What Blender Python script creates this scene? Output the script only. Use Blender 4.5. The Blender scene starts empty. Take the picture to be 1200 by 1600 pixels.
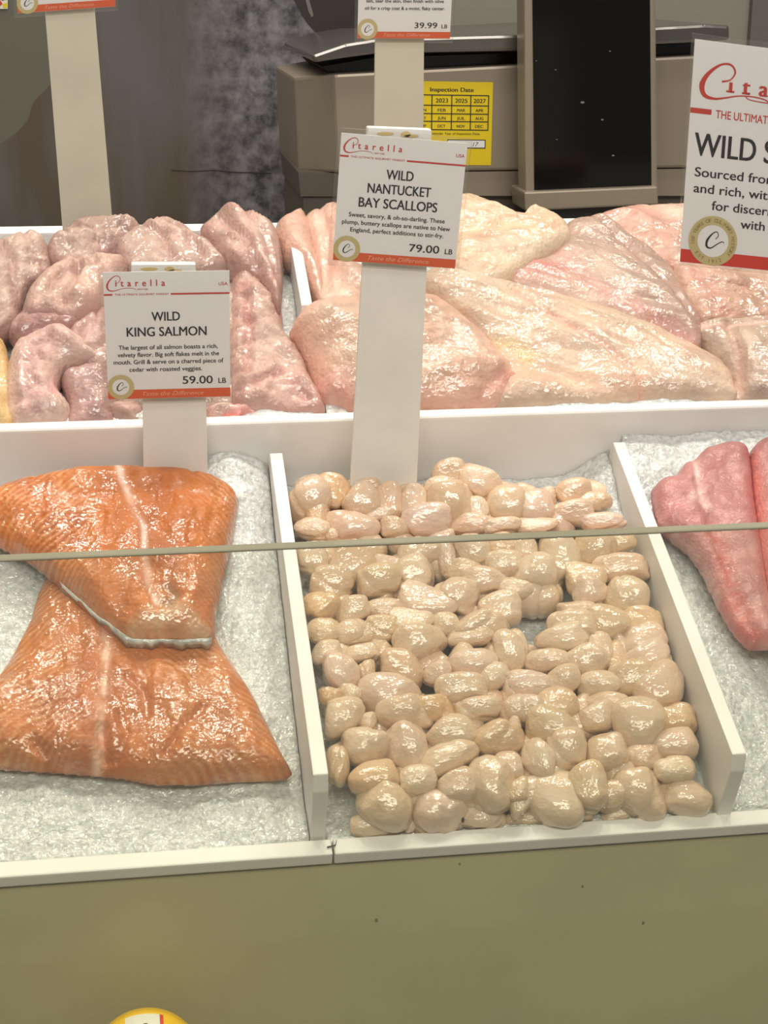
import bpy, bmesh, math, random
import numpy as np
from mathutils import Vector, Matrix

random.seed(7)
rng = np.random.default_rng(11)
SC = bpy.context.scene
COL = SC.collection

# ------------------------------------------------------------------ camera
F = 2600.0                      # focal length in pixels of the 1200x1600 frame
def _n(v):
    v = np.array(v, float)
    return v / np.linalg.norm(v)
_X = _n((17700, 714, -F))                       # counter's length, in camera axes
_s = math.sin(math.radians(18))
_A, _B, _k = _X[0], _X[1], -_X[2] * _s
_qa, _qb, _qc = _B * _B / _A / _A + 1, -2 * _k * _B / _A / _A, _k * _k / _A / _A - (1 - _s * _s)
_b = (-_qb + math.sqrt(_qb * _qb - 4 * _qa * _qc)) / 2 / _qa
_Z = np.array(((_k - _B * _b) / _A, _b, _s))
_Y = np.cross(_Z, _X)
MW = np.array([_X, _Y, _Z])                     # camera axes -> world
DV = np.array((0.0, 0.92036, 0.39107))          # tray floor's depth direction (it slopes to the customer)
NV = np.array((0.0, -0.39107, 0.92036))         # tray floor's normal
XV = np.array((1.0, 0.0, 0.0))
def ray(px, py):
    return MW @ (np.array((px - 600.0, 800.0 - py, -F)) / F)
CP = -ray(600, 1322) * 1.04
cam_data = bpy.data.cameras.new('camera')
cam = bpy.data.objects.new('camera', cam_data)
COL.objects.link(cam)
cam_data.sensor_fit = 'VERTICAL'
cam_data.sensor_height = 36.0
cam_data.lens = 36.0 * F / 1600.0
cam_data.clip_start = 0.02
m = Matrix([list(MW[0]) + [CP[0]], list(MW[1]) + [CP[1]], list(MW[2]) + [CP[2]], [0, 0, 0, 1]])
cam.matrix_world = m
SC.camera = cam

# ------------------------------------------------------------------ light
SC.view_settings.view_transform = 'Standard'
SC.view_settings.look = 'None'
SC.view_settings.gamma = 1.0
SC.view_settings.use_curve_mapping = False
SC.view_settings.exposure = 0.0
world = bpy.data.worlds.new('world')
SC.world = world
world.use_nodes = True
world.node_tree.nodes['Background'].inputs[0].default_value = (1.0, 0.94, 0.86, 1)
world.node_tree.nodes['Background'].inputs[1].default_value = 0.22

def area(name, loc, target, sx, sy, power, color, spread=180):
    l = bpy.data.lights.new(name, 'AREA')
    l.shape = 'RECTANGLE'
    l.size, l.size_y = sx, sy
    l.energy = power
    l.color = color
    l.spread = math.radians(spread)
    o = bpy.data.objects.new(name, l)
    COL.objects.link(o)
    o.location = loc
    o.rotation_euler = (Vector(target) - Vector(loc)).to_track_quat('-Z', 'Y').to_euler()
    return o
area('aisle_fill_light', (0.0, -1.55, 1.75), (0.0, 0.35, 0.2), 2.4, 0.6, 34, (1.0, 0.955, 0.88), 160)  # unseen soft fill, added to brighten the faces turned to the customer
for lx, ly in [(-0.9, 0.40), (-0.42, 0.40), (0.06, 0.40), (0.54, 0.40), (1.0, 0.40), (-0.66, 0.95), (-0.18, 0.95), (0.30, 0.95), (0.78, 0.95)]:
    o = area('ceiling_downlight', (lx, ly, 1.85), (lx * 0.8, 0.32, 0.1), 0.145, 0.145, 1.75, (1.0, 0.93, 0.80), 110)
    o.data.shape = 'DISK'

# ------------------------------------------------------------------ helpers
def plane_hit(px, py, p0, n):
    d = ray(px, py)
    return CP + d * (((np.array(p0) - CP) @ n) / (d @ n))
def P(px, py, h=0.0):           # point h above the tilted tray floor
    d = ray(px, py)
    return CP + d * ((h - CP @ NV) / (d @ NV))
def Q(px, py, y):               # point on the upright plane at depth y
    d = ray(px, py)
    return CP + d * ((y - CP[1]) / d[1])
def T(x, s, h):                 # tray coordinates -> world
    return XV * x + DV * s + NV * h
def mmpx(p):                    # metres per pixel at a point
    return ((p - CP) @ -MW[:, 2]) / F
def lin(c):
    c = c / 255.0
    return c / 12.92 if c <= 0.04045 else ((c + 0.055) / 1.055) ** 2.4
def rgb(r, g, b):
    return np.array((lin(r), lin(g), lin(b)))

def link(name, me, mats=None, parent=None, loc=None):
    o = bpy.data.objects.new(name, me)
    COL.objects.link(o)
    if mats:
        for mt in (mats if isinstance(mats, (list, tuple)) else [mats]):
            me.materials.append(mt)
    if loc is not None:
        o.location = loc
    if parent is not None:
        o.parent = parent
    return o
def tag(o, label, cat, group=None, kind=None):
    if label: o['label'] = label
    if cat: o['category'] = cat
    if group: o['group'] = group
    if kind: o['kind'] = kind
    return o
def thing(name, label, cat, loc, group=None):
    o = bpy.data.objects.new(name, None)
    o.empty_display_size = 0.02
    COL.objects.link(o)
    o.location = loc
    return tag(o, label, cat, group)
def bm_mesh(name, bm, smooth=False):
    bmesh.ops.recalc_face_normals(bm, faces=bm.faces)
    me = bpy.data.meshes.new(name)
    bm.to_mesh(me)
    bm.free()
    if smooth:
        for p in me.polygons: p.use_smooth = True
    return me
def hexa(bm, pts):
    """pts: 8 corners, bottom four then top four"""
    v = [bm.verts.new(tuple(p)) for p in pts]
    for f in ((0, 3, 2, 1), (4, 5, 6, 7), (0, 1, 5, 4), (1, 2, 6, 5), (2, 3, 7, 6), (3, 0, 4, 7)):
        bm.faces.new([v[i] for i in f])
    return v
def tbox(bm, x0, x1, s0, s1, h0, h1, o=(0, 0, 0)):
    o = np.array(o)
    hexa(bm, [T(x, s, h) - o for h in (h0, h1) for x, s in ((x0, s0), (x1, s0), (x1, s1), (x0, s1))])
def wbox(bm, x0, x1, y0, y1, z0, z1, o=(0, 0, 0)):
    o = np.array(o)
    hexa(bm, [np.array((x, y, z)) - o for z in (z0, z1) for x, y in ((x0, y0), (x1, y0), (x1, y1), (x0, y1))])
def slab(bm, pts, off, o=(0, 0, 0)):
    """extrude a polygon of world points by the vector off"""
    o = np.array(o); off = np.array(off)
    a = [bm.verts.new(tuple(np.array(p) - o)) for p in pts]
    b = [bm.verts.new(tuple(np.array(p) + off - o)) for p in pts]
    bm.faces.new(a); bm.faces.new(b[::-1])
    n = len(a)
    for i in range(n):
        bm.faces.new((a[i], b[i], b[(i + 1) % n], a[(i + 1) % n]))
def bevel(bm, w, seg=2):
    bmesh.ops.recalc_face_normals(bm, faces=bm.faces)
    bmesh.ops.bevel(bm, geom=list(bm.edges), offset=w, segments=seg, affect='EDGES', profile=0.6)

# --- value noise in numpy
def _hash(i, j, seed):
    n = (i.astype(np.int64) * 374761393 + j.astype(np.int64) * 668265263 + seed * 974634777) & 0x7fffffff
    n = ((n ^ (n >> 13)) * 1274126177) & 0x7fffffff
    n = (n ^ (n >> 16)) & 0xffff
    return n / 32767.5 - 1.0
def vn(x, y, seed=0):
    i, j = np.floor(x), np.floor(y)
    fx, fy = x - i, y - j
    fx = fx * fx * fx * (fx * (fx * 6 - 15) + 10); fy = fy * fy * fy * (fy * (fy * 6 - 15) + 10)
    a, b = _hash(i, j, seed), _hash(i + 1, j, seed)
    c, d = _hash(i, j + 1, seed), _hash(i + 1, j + 1, seed)
    return (a * (1 - fx) + b * fx) * (1 - fy) + (c * (1 - fx) + d * fx) * fy
def fbm(x, y, seed=0, o=3):
    r = 0; a = 1.0
    for k in range(o):
        r = r + a * vn(x * 2 ** k, y * 2 ** k, seed + 17 * k); a *= 0.5
    return r

# ------------------------------------------------------------------ materials
def mat(name, color=(0.8, 0.8, 0.8), rough=0.5, metal=0.0, spec=0.5, coat=0.0, sss=0.0, sss_r=(0.01, 0.004, 0.002),
        attr=False, bump=None, emis=None, vary=0.0, var_scale=20.0, coat_rough=0.08, coat_ior=1.5, patchy=0):
    mt = bpy.data.materials.new(name)
    mt.use_nodes = True
    nt = mt.node_tree
    b = nt.nodes['Principled BSDF']
    b.inputs['Base Color'].default_value = (*color, 1)
    b.inputs['Roughness'].default_value = rough
    b.inputs['Metallic'].default_value = metal
    b.inputs['Specular IOR Level'].default_value = spec
    b.inputs['Coat Weight'].default_value = coat
    b.inputs['Coat Roughness'].default_value = coat_rough
    b.inputs['Coat IOR'].default_value = coat_ior
    if sss:
        b.inputs['Subsurface Weight'].default_value = sss
        b.inputs['Subsurface Radius'].default_value = (1.0, 0.45, 0.25)
        b.inputs['Subsurface Scale'].default_value = sss_r[0]
    tc = nt.nodes.new('ShaderNodeTexCoord')
    csock = None
    if attr:
        a = nt.nodes.new('ShaderNodeVertexColor'); a.layer_name = 'Col'
        csock = a.outputs['Color']
    if vary:
        nz = nt.nodes.new('ShaderNodeTexNoise'); nz.inputs['Scale'].default_value = var_scale; nz.inputs['Detail'].default_value = 5
        nt.links.new(tc.outputs['Object'], nz.inputs['Vector'])
        rp = nt.nodes.new('ShaderNodeMapRange'); rp.inputs['From Min'].default_value = 0.3; rp.inputs['From Max'].default_value = 0.7
        rp.inputs['To Min'].default_value = 1 - vary; rp.inputs['To Max'].default_value = 1 + vary
        nt.links.new(nz.outputs['Fac'], rp.inputs['Value'])
        mx = nt.nodes.new('ShaderNodeVectorMath'); mx.operation = 'SCALE'
        if csock: nt.links.new(csock, mx.inputs[0])
        else: mx.inputs[0].default_value = color
        nt.links.new(rp.outputs['Result'], mx.inputs['Scale'])
        csock = mx.outputs['Vector']
    if csock: nt.links.new(csock, b.inputs['Base Color'])
    if bump:
        prev = None
        for sc, st, dist in bump:
            nz = nt.nodes.new('ShaderNodeTexNoise'); nz.inputs['Scale'].default_value = sc; nz.inputs['Detail'].default_value = 1.0
            nt.links.new(tc.outputs['Object'], nz.inputs['Vector'])
            bp = nt.nodes.new('ShaderNodeBump'); bp.inputs['Strength'].default_value = st; bp.inputs['Distance'].default_value = dist
            nt.links.new(nz.outputs['Fac'], bp.inputs['Height'])
            if prev: nt.links.new(prev, bp.inputs['Normal'])
            prev = bp.outputs['Normal']
        nt.links.new(prev, b.inputs['Normal'])
        if coat: nt.links.new(prev, b.inputs['Coat Normal'])
    if patchy:                                  # wetter and drier patches
        nz = nt.nodes.new('ShaderNodeTexNoise'); nz.inputs['Scale'].default_value = patchy; nz.inputs['Detail'].default_value = 2
        nt.links.new(tc.outputs['Object'], nz.inputs['Vector'])
        mr = nt.nodes.new('ShaderNodeMapRange'); mr.inputs['From Min'].default_value = 0.42; mr.inputs['From Max'].default_value = 0.58
        mr.inputs['To Min'].default_value = 0.12; mr.inputs['To Max'].default_value = coat
        nt.links.new(nz.outputs['Fac'], mr.inputs['Value']); nt.links.new(mr.outputs['Result'], b.inputs['Coat Weight'])
    if emis:
        b.inputs['Emission Color'].default_value = (*emis, 1); b.inputs['Emission Strength'].default_value = 1
    return mt

def clear_mat(name, tint, haze, haze_col, rough=0.02, ior=1.45):
    mt = bpy.data.materials.new(name)
    mt.use_nodes = True
    nt = mt.node_tree
    nt.nodes.remove(nt.nodes['Principled BSDF'])
    out = nt.nodes['Material Output']
    tr = nt.nodes.new('ShaderNodeBsdfTransparent'); tr.inputs['Color'].default_value = (*tint, 1)
    df = nt.nodes.new('ShaderNodeBsdfDiffuse'); df.inputs['Color'].default_value = (*haze_col, 1)
    gl = nt.nodes.new('ShaderNodeBsdfGlossy'); gl.inputs['Roughness'].default_value = rough
    lw = nt.nodes.new('ShaderNodeLayerWeight')
    pw = nt.nodes.new('ShaderNodeMath'); pw.operation = 'POWER'; pw.inputs[1].default_value = 5.0
    nt.links.new(lw.outputs['Facing'], pw.inputs[0])
    fr = nt.nodes.new('ShaderNodeMapRange'); f0 = ((ior - 1) / (ior + 1)) ** 2
    fr.inputs['To Min'].default_value = f0; fr.inputs['To Max'].default_value = 1.0
    nt.links.new(pw.outputs[0], fr.inputs['Value'])
    m1 = nt.nodes.new('ShaderNodeMixShader'); m1.inputs[0].default_value = haze
    nt.links.new(tr.outputs[0], m1.inputs[1]); nt.links.new(df.outputs[0], m1.inputs[2])
    m2 = nt.nodes.new('ShaderNodeMixShader')
    nt.links.new(fr.outputs['Result'], m2.inputs[0]); nt.links.new(m1.outputs[0], m2.inputs[1]); nt.links.new(gl.outputs[0], m2.inputs[2])
    nt.links.new(m2.outputs[0], out.inputs['Surface'])
    return mt

M = {}
M['plastic'] = mat('white_plastic', rgb(236, 233, 228), 0.38, vary=0.05, var_scale=14, bump=[(60, 0.08, 0.001)])
M['post'] = mat('post_plastic', rgb(228, 225, 216), 0.4, vary=0.06, var_scale=18)
M['post_shaded'] = mat('shaded_post_plastic', rgb(202, 197, 178), 0.4, vary=0.06, var_scale=18)  # darker copy for the rear posts: their dimmer light put into the colour
M['panel'] = mat('panel_olive', rgb(180, 171, 132), 0.45, vary=0.08, var_scale=7)
M['ice'] = mat('crushed_ice', rgb(208, 211, 208), 0.3, spec=0.5, coat=1.0, bump=[(330, 0.8, 0.0016), (760, 0.6, 0.0006)], vary=0.24, var_scale=300, coat_rough=0.06, coat_ior=1.7, sss=0.3, sss_r=(0.008,))
M['flesh'] = mat('wet_flesh', rough=0.5, attr=True, spec=0.4, coat=1.0, sss=0.2, sss_r=(0.004,), bump=[(190, 0.8, 0.0016), (420, 0.6, 0.0007)], coat_rough=0.05, coat_ior=1.7, patchy=38)
M['salmon'] = mat('salmon_flesh', rough=0.5, attr=True, spec=0.4, coat=1.0, sss=0.12, sss_r=(0.003,), bump=[(190, 0.75, 0.0015), (380, 0.6, 0.0007)], coat_rough=0.05, coat_ior=1.85, patchy=42)
M['pinkflesh'] = mat('pink_flesh', rough=0.45, attr=True, spec=0.4, coat=0.45, sss=0.15, sss_r=(0.003,), bump=[(170, 0.6, 0.0014), (480, 0.7, 0.0009)], coat_rough=0.14)
M['card'] = mat('card', rgb(232, 230, 228), 0.6)
M['ink'] = mat('ink', rgb(28, 26, 32), 0.6)
M['red'] = mat('logo_red', rgb(196, 60, 48), 0.6)
M['orange'] = mat('band_orange', rgb(216, 92, 46), 0.6)
M['bandred'] = mat('band_red', rgb(206, 50, 34), 0.6)
M['bandtext'] = mat('band_text', rgb(238, 170, 140), 0.6)
M['gold'] = mat('seal_gold', rgb(196, 180, 126), 0.55)
M['goldtext'] = mat('seal_text', rgb(140, 118, 70), 0.55)
M['sleeve'] = clear_mat('clear_sleeve', (0.97, 0.97, 0.96), 0.025, (0.8, 0.8, 0.78), 0.08)
M['glass'] = clear_mat('guard_glass', (0.95, 0.96, 0.92), 0.035, (0.72, 0.71, 0.60), 0.0, 1.5)  # diffuse haze mixed in stands for the veil of reflections on the pane
M['glass_edge'] = mat('glass_edge', rgb(150, 146, 124), 0.15, spec=0.7)
M['stain'] = mat('yellow_stain', rgb(206, 178, 110), 0.6)
M['black'] = mat('black_plastic', rgb(26, 25, 24), 0.35)
M['screen'] = mat('black_screen', rgb(19, 18, 17), 0.12, spec=0.2)
M['steel'] = mat('taupe_metal', rgb(150, 138, 122), 0.38, metal=0.35, vary=0.03, var_scale=6)
M['chrome'] = mat('platter_metal', rgb(112, 109, 105), 0.22, metal=0.7, bump=[(50, 0.15, 0.002)])
M['darktrim'] = mat('dark_trim', rgb(84, 78, 68), 0.4)
M['yellow'] = mat('label_yellow', rgb(226, 198, 10), 0.5)
M['wall'] = mat('wall_paint', rgb(142, 138, 126), 0.6)
M['wallstrip'] = mat('wall_strip', rgb(104, 100, 94), 0.6)
M['floor'] = mat('floor_tile', rgb(120, 112, 100), 0.5, vary=0.05, var_scale=5)
M['counter'] = mat('counter_metal', rgb(120, 118, 114), 0.35, metal=0.6)
M['lemon'] = mat('lemon_peel', rgb(240, 190, 10), 0.4, bump=[(260, 0.3, 0.001)])
M['sticker'] = mat('sticker_white', rgb(225, 222, 205), 0.5)
M['grimespot'] = mat('grime_spot', rgb(122, 112, 80), 0.7)
M['grime'] = mat('grime', rgb(70, 62, 45), 0.7)

# scallop meat: cream to peach, differing from one piece to the next
def scallop_mat():
    mt = mat('scallop_meat', rgb(224, 196, 160), 0.45, spec=0.4, coat=1.0, sss=0.25, sss_r=(0.004,), bump=[(1.8, 0.6, 0.0022), (7.0, 0.6, 0.0008)], coat_rough=0.05, coat_ior=1.75)
    nt = mt.node_tree; b = nt.nodes['Principled BSDF']
    oi = nt.nodes.new('ShaderNodeObjectInfo')
    rp = nt.nodes.new('ShaderNodeValToRGB')
    els = rp.color_ramp.elements
    cols = [(0.0, (216, 186, 156)), (0.3, (222, 196, 168)), (0.55, (210, 180, 144)), (0.8, (220, 190, 168)), (1.0, (214, 176, 132))]
    els[0].position = 0.0; els[0].color = (*rgb(*cols[0][1]), 1)
    els[1].position = 1.0; els[1].color = (*rgb(*cols[-1][1]), 1)
    for p, c in cols[1:-1]:
        e = els.new(p); e.color = (*rgb(*c), 1)
    nt.links.new(oi.outputs['Random'], rp.inputs['Fac'])
    tc = nt.nodes.new('ShaderNodeTexCoord')
    nz = nt.nodes.new('ShaderNodeTexNoise'); nz.inputs['Scale'].default_value = 0.8; nz.inputs['Detail'].default_value = 3
    nt.links.new(tc.outputs['Object'], nz.inputs['Vector'])
    mr = nt.nodes.new('ShaderNodeMapRange'); mr.inputs['From Min'].default_value = 0.5; mr.inputs['From Max'].default_value = 0.75
    nt.links.new(nz.outputs['Fac'], mr.inputs['Value'])
    mx = nt.nodes.new('ShaderNodeMix'); mx.data_type = 'RGBA'
    ml = nt.nodes.new('ShaderNodeMath'); ml.operation = 'MULTIPLY'; ml.inputs[1].default_value = 0.35
    nt.links.new(mr.outputs['Result'], ml.inputs[0])
    nt.links.new(ml.outputs[0], mx.inputs['Factor'])
    nt.links.new(rp.outputs['Color'], mx.inputs[6]); mx.inputs[7].default_value = (*rgb(232, 212, 192), 1)
    nt.links.new(mx.outputs[2], b.inputs['Base Color'])
    return mt
M['scallop'] = scallop_mat()

# printed wall picture: slate grey, brown and mottled blue grey
def mural_mat():
    mt = mat('picture_print', rgb(96, 92, 92), 0.6)
    nt = mt.node_tree; b = nt.nodes['Principled BSDF']
    tc = nt.nodes.new('ShaderNodeTexCoord')
    mp = nt.nodes.new('ShaderNodeMapping'); mp.inputs['Scale'].default_value = (9, 1, 2.2); mp.inputs['Rotation'].default_value = (0, 0.18, 0)
    nt.links.new(tc.outputs['Object'], mp.inputs['Vector'])
    n1 = nt.nodes.new('ShaderNodeTexNoise'); n1.inputs['Scale'].default_value = 1.6; n1.inputs['Detail'].default_value = 5
    nt.links.new(mp.outputs[0], n1.inputs['Vector'])
    r1 = nt.nodes.new('ShaderNodeValToRGB')
    r1.color_ramp.elements[0].position = 0.38; r1.color_ramp.elements[0].color = (*rgb(98, 93, 92), 1)
    r1.color_ramp.elements[1].position = 0.62; r1.color_ramp.elements[1].color = (*rgb(86, 73, 60), 1)
    nt.links.new(n1.outputs['Fac'], r1.inputs['Fac'])
    n2 = nt.nodes.new('ShaderNodeTexNoise'); n2.inputs['Scale'].default_value = 44; n2.inputs['Detail'].default_value = 6; n2.inputs['Roughness'].default_value = 0.65
    nt.links.new(tc.outputs['Object'], n2.inputs['Vector'])
    r2 = nt.nodes.new('ShaderNodeValToRGB')
    r2.color_ramp.elements[0].position = 0.36; r2.color_ramp.elements[0].color = (*rgb(56, 54, 62), 1)
    r2.color_ramp.elements[1].position = 0.66; r2.color_ramp.elements[1].color = (*rgb(138, 134, 138), 1)
    nt.links.new(n2.outputs['Fac'], r2.inputs['Fac'])
    sx = nt.nodes.new('ShaderNodeSeparateXYZ'); nt.links.new(tc.outputs['Object'], sx.inputs[0])
    mr = nt.nodes.new('ShaderNodeMapRange'); mr.inputs['From Min'].default_value = 0.0; mr.inputs['From Max'].default_value = 0.09
    nt.links.new(sx.outputs['X'], mr.inputs['Value'])
    mx = nt.nodes.new('ShaderNodeMix'); mx.data_type = 'RGBA'
    nt.links.new(mr.outputs['Result'], mx.inputs['Factor'])
    nt.links.new(r1.outputs['Color'], mx.inputs[6]); nt.links.new(r2.outputs['Color'], mx.inputs[7])
    nt.links.new(mx.outputs[2], b.inputs['Base Color'])
    return mt
M['mural'] = mural_mat()
M['mural_ground'] = mat('picture_ground', rgb(100, 98, 84), 0.6)
M['mural_dark'] = mat('picture_dark', rgb(48, 42, 40), 0.6)

# ------------------------------------------------------------------ setting
def struct(name, bm, mt, loc=(0, 0, 0)):
    o = link(name, bm_mesh(name, bm), mt, None, loc)
    o['kind'] = 'structure'
    return o
WY = 1.30
bm = bmesh.new(); wbox(bm, -1.6, 1.8, WY, WY + 0.06, -0.95, 2.3); struct('wall_back', bm, M['wall'])
bm = bmesh.new(); wbox(bm, -1.6, 1.8, -1.6, WY + 0.06, -1.0, -0.95); struct('floor', bm, M['floor'])
q = Q(1170, 20, WY)
bm = bmesh.new(); wbox(bm, q[0], q[0] + 0.14, WY - 0.012, WY, 0.1, 1.4); struct('trim_1', bm, M['wallstrip'])

# counter with its two stepped trays -------------------------------------------------
HR = 0.077          # height of the step's rim above the front tray floor
SB = 0.335          # depth of the step
SE = 0.603          # depth of the back rim
XL, XR = -0.75, 0.85
XJ = P(520, 1322)[0]
ctr = thing('display_counter', 'white two-tier fish display counter with olive front panel, sloping trays of ice', 'display counter', (0.05, 0.1, -0.95))
CO = np.array((0.05, 0.1, -0.95))
bm = bmesh.new(); wbox(bm, XL, XR, 0.02, 0.55, -0.95, -0.16, CO); link('cabinet_base', bm_mesh('cabinet_base', bm), M['counter'], ctr)
bm = bmesh.new(); wbox(bm, XL, XR, 0.004, 0.02, -0.95, -0.013, CO); link('front_panel', bm_mesh('front_panel', bm), M['panel'], ctr)
bm = bmesh.new(); tbox(bm, XL, XJ - 0.0006, -0.0035, 0.0085, -0.010, 0.0, CO); bevel(bm, 0.0012); link('front_rim', bm_mesh('front_rim', bm), M['plastic'], ctr)
bm = bmesh.new(); tbox(bm, XJ + 0.0006, XR, -0.0035, 0.0085, -0.010, 0.0, CO); bevel(bm, 0.0012); link('front_rim', bm_mesh('front_rim', bm), M['plastic'], ctr)
bm = bmesh.new(); tbox(bm, XL, XR, 0.0085, SB, -0.04, -0.03, CO); link('tray_floor', bm_mesh('tray_floor', bm), M['plastic'], ctr)
bm = bmesh.new(); tbox(bm, XL, XR, SB, SB + 0.010, -0.04, HR, CO); bevel(bm, 0.003, 3); link('step_panel', bm_mesh('step_panel', bm), M['plastic'], ctr)
bm = bmesh.new(); tbox(bm, XL, XR, SB + 0.010, SE, 0.035, 0.045, CO); link('tray_floor', bm_mesh('tray_floor', bm), M['plastic'], ctr)
bm = bmesh.new(); tbox(bm, XL, XR, SE, SE + 0.012, 0.0, HR + 0.001, CO); bevel(bm, 0.002); link('back_rim', bm_mesh('back_rim', bm), M['plastic'], ctr)
bm = bmesh.new(); wbox(bm, XL, XR, -0.140, 0.0035, -0.18, -0.16, CO); link('glass_ledge', bm_mesh('glass_ledge', bm), M['counter'], ctr)
bm = bmesh.new(); wbox(bm, XL, XR, -0.140, -0.12, -0.95, -0.1802, CO); link('base_panel', bm_mesh('base_panel', bm), M['counter'], ctr)
# grime marks at the rim joint and on the panel
bm = bmesh.new()
gp = [P(*a, 0.0004) for a in ((511, 1324), (524, 1321), (526, 1313))]
w = np.array((0, 0.0007, 0.0))
for p, q in zip(gp, gp[1:]):
    slab(bm, [p - w, q - w, q + w, p + w], NV * 0.0004, CO)
bmesh.ops.remove_doubles(bm, verts=bm.verts, dist=0.0003)
link('grime_mark', bm_mesh('grime_mark', bm), M['grime'], ctr)
for (px, py, r) in ((588, 1438, 2.4), (718, 1350, 1.6), (910, 1385, 1.8), (1005, 1442, 2), (455, 1348, 1.8)):
    bm = bmesh.new()
    c = Q(px, py, 0.004); k = r * mmpx(c)
    slab(bm, [c + np.array((math.cos(t) * k, 0, math.sin(t) * k * 1.6)) for t in np.linspace(0, 6.28, 9)[:-1]], (0, -0.0003, 0), CO)
    link('grime_mark', bm_mesh('grime_mark', bm), M['grimespot'], ctr)

# dividers
def divider(x, label, s0, s1, h0, h1, w=0.0095, cham=0.012):
    o = np.array(T(x, (s0 + s1) / 2, h0))
    bm = bmesh.new()
    prof = [(s0, h0), (s1, h0), (s1, h1 - 0.004), (s1 - 0.004, h1), (s0 + 0.004, h1), (s0, h1 - cham)]
    slab(bm, [T(x - w / 2, s, h) for s, h in prof], XV * w, o)
    bevel(bm, 0.001)
    d = link('tray_divider', bm_mesh('tray_divider', bm), M['plastic'], None, o)
    return tag(d, label, 'divider', 'white plastic tray dividers')
XD1, XD2 = -0.0405, 0.2235
divider(XD1, 'white plastic divider standing between the salmon and the scallops', 0.010, 0.328, -0.028, 0.056)
divider(XD2, 'white plastic divider standing between the scallops and the pink fillets', 0.006, 0.328, -0.028, 0.055)
XD3 = P(472, 440, HR + 0.016)[0]
divider(XD3, 'white plastic divider on the back tier between the two piles of fish', float(P(490, 492, HR + 0.012) @ DV), SE - 0.01, 0.046, 0.096, 0.009)

# ice --------------------------------------------------------------------------------
def ice(label, x0, x1, s0, s1, hfun, seed, step=0.0028, bottom=-0.029):
    nx, ns = int((x1 - x0) / step), int((s1 - s0) / step)
    xs, ss = np.linspace(x0, x1, nx), np.linspace(s0, s1, ns)
    A, B = np.meshgrid(xs, ss)
    H = hfun(A, B)
    H = H + 0.0026 * fbm(A / 0.045, B / 0.045, seed, 2) + 0.0012 * fbm(A / 0.006, B / 0.006, seed + 5, 2)
    o = T((x0 + x1) / 2, (s0 + s1) / 2, bottom)
    V = A[..., None] * XV + B[..., None] * DV + H[..., None] * NV - o
    V = V.reshape(-1, 3)
    idx = np.arange(nx * ns).reshape(ns, nx)
    faces = np.stack([idx[:-1, :-1], idx[:-1, 1:], idx[1:, 1:], idx[1:, :-1]], -1).reshape(-1, 4).tolist()
    ring = np.concatenate([idx[0, :], idx[1:, -1], idx[-1, -2::-1], idx[-2:0:-1, 0]])
    low = (V[ring] + o)
    low = low - np.outer((low @ NV) - bottom, NV) - o
    n0 = len(V)
    V = np.vstack([V, low])
    k = len(ring)
    for i in range(k):
        j = (i + 1) % k
        faces.append([int(ring[j]), int(ring[i]), n0 + i, n0 + j])
    faces.append([n0 + i for i in range(k)])
    me = bpy.data.meshes.new('crushed_ice')
    me.from_pydata(V.tolist(), [], faces)
    for p in me.polygons: p.use_smooth = True
    d = link('crushed_ice', me, M['ice'], None, o)
    return tag(d, label, 'ice', None, 'stuff')
def mound(a, e):
    return lambda x, s: -0.002 + a * np.clip((s - 0.012) / 0.31, 0, 1) ** e
XS1 = P(1000, 735, 0.05)[0]
ice('crushed white ice under the salmon fillets', -0.745, XD1 - 0.0055, 0.010, SB - 0.001,
    lambda x, s: -0.002 + np.clip((s - 0.012) / 0.31, 0, 1) ** 1.6 * (0.030 + 0.024 * np.exp(-((x + 0.075) / 0.03) ** 2)), 1)
ice('crushed white ice under the pile of scallops', XD1 + 0.0055, XD2 - 0.0055, 0.010, SB - 0.001,
    lambda x, s: -0.004 + np.clip((s - 0.012) / 0.31, 0, 1) ** 1.4 * (0.020 + 0.022 * np.exp(-((x - 0.222) / 0.025) ** 2)), 2)
ice('crushed white ice under the pink fillets', XD2 + 0.0055, 0.845, 0.010, SB - 0.001,
    lambda x, s: 0.002 + np.clip((s - 0.012) / 0.31, 0, 1) ** 1.2 * 0.052, 3)
ice('crushed ice under the pile of pinkish fish pieces at left', -0.745, XD3 - 0.005, SB + 0.012, SE - 0.002,
    lambda x, s: 0.066 + 0.006 * np.sin(s * 40), 4, 0.004, 0.046)
ice('crushed ice under the large pale fillets at right', XD3 + 0.005, 0.845, SB + 0.012, SE - 0.002,
    lambda x, s: 0.068 + 0.004 * np.sin(s * 40), 5, 0.004, 0.046)

# ------------------------------------------------------------------ fillets
def smooth_poly(pts, n=170, sharp=0.5):
    pts = np.array(pts, float)
    k = len(pts); out = []
    per = max(4, n // k)
    for i in range(k):
        p0, p1, p2, p3 = pts[i - 1], pts[i], pts[(i + 1) % k], pts[(i + 2) % k]
        for t in np.linspace(0, 1, per, endpoint=False):
            m1, m2 = (p2 - p0) * sharp, (p3 - p1) * sharp
            out.append((2 * t**3 - 3 * t**2 + 1) * p1 + (t**3 - 2 * t**2 + t) * m1 + (-2 * t**3 + 3 * t**2) * p2 + (t**3 - t**2) * m2)
    return np.array(out)
def seg_dist(G, poly, closed=True):
    """distance of points G to a polyline, and the nearest point on it"""
    best = np.full(len(G), 1e9); near = np.zeros_like(G)
    n = len(poly)
    for i in range(n if closed else n - 1):
        a, b = poly[i], poly[(i + 1) % n]
        ab = b - a; L = ab @ ab + 1e-18
        t = np.clip(((G - a) @ ab) / L, 0, 1)
        c = a + t[:, None] * ab
        d = np.hypot(*(G - c).T)
        k = d < best
        best[k] = d[k]; near[k] = c[k]
    return best, near
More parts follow.
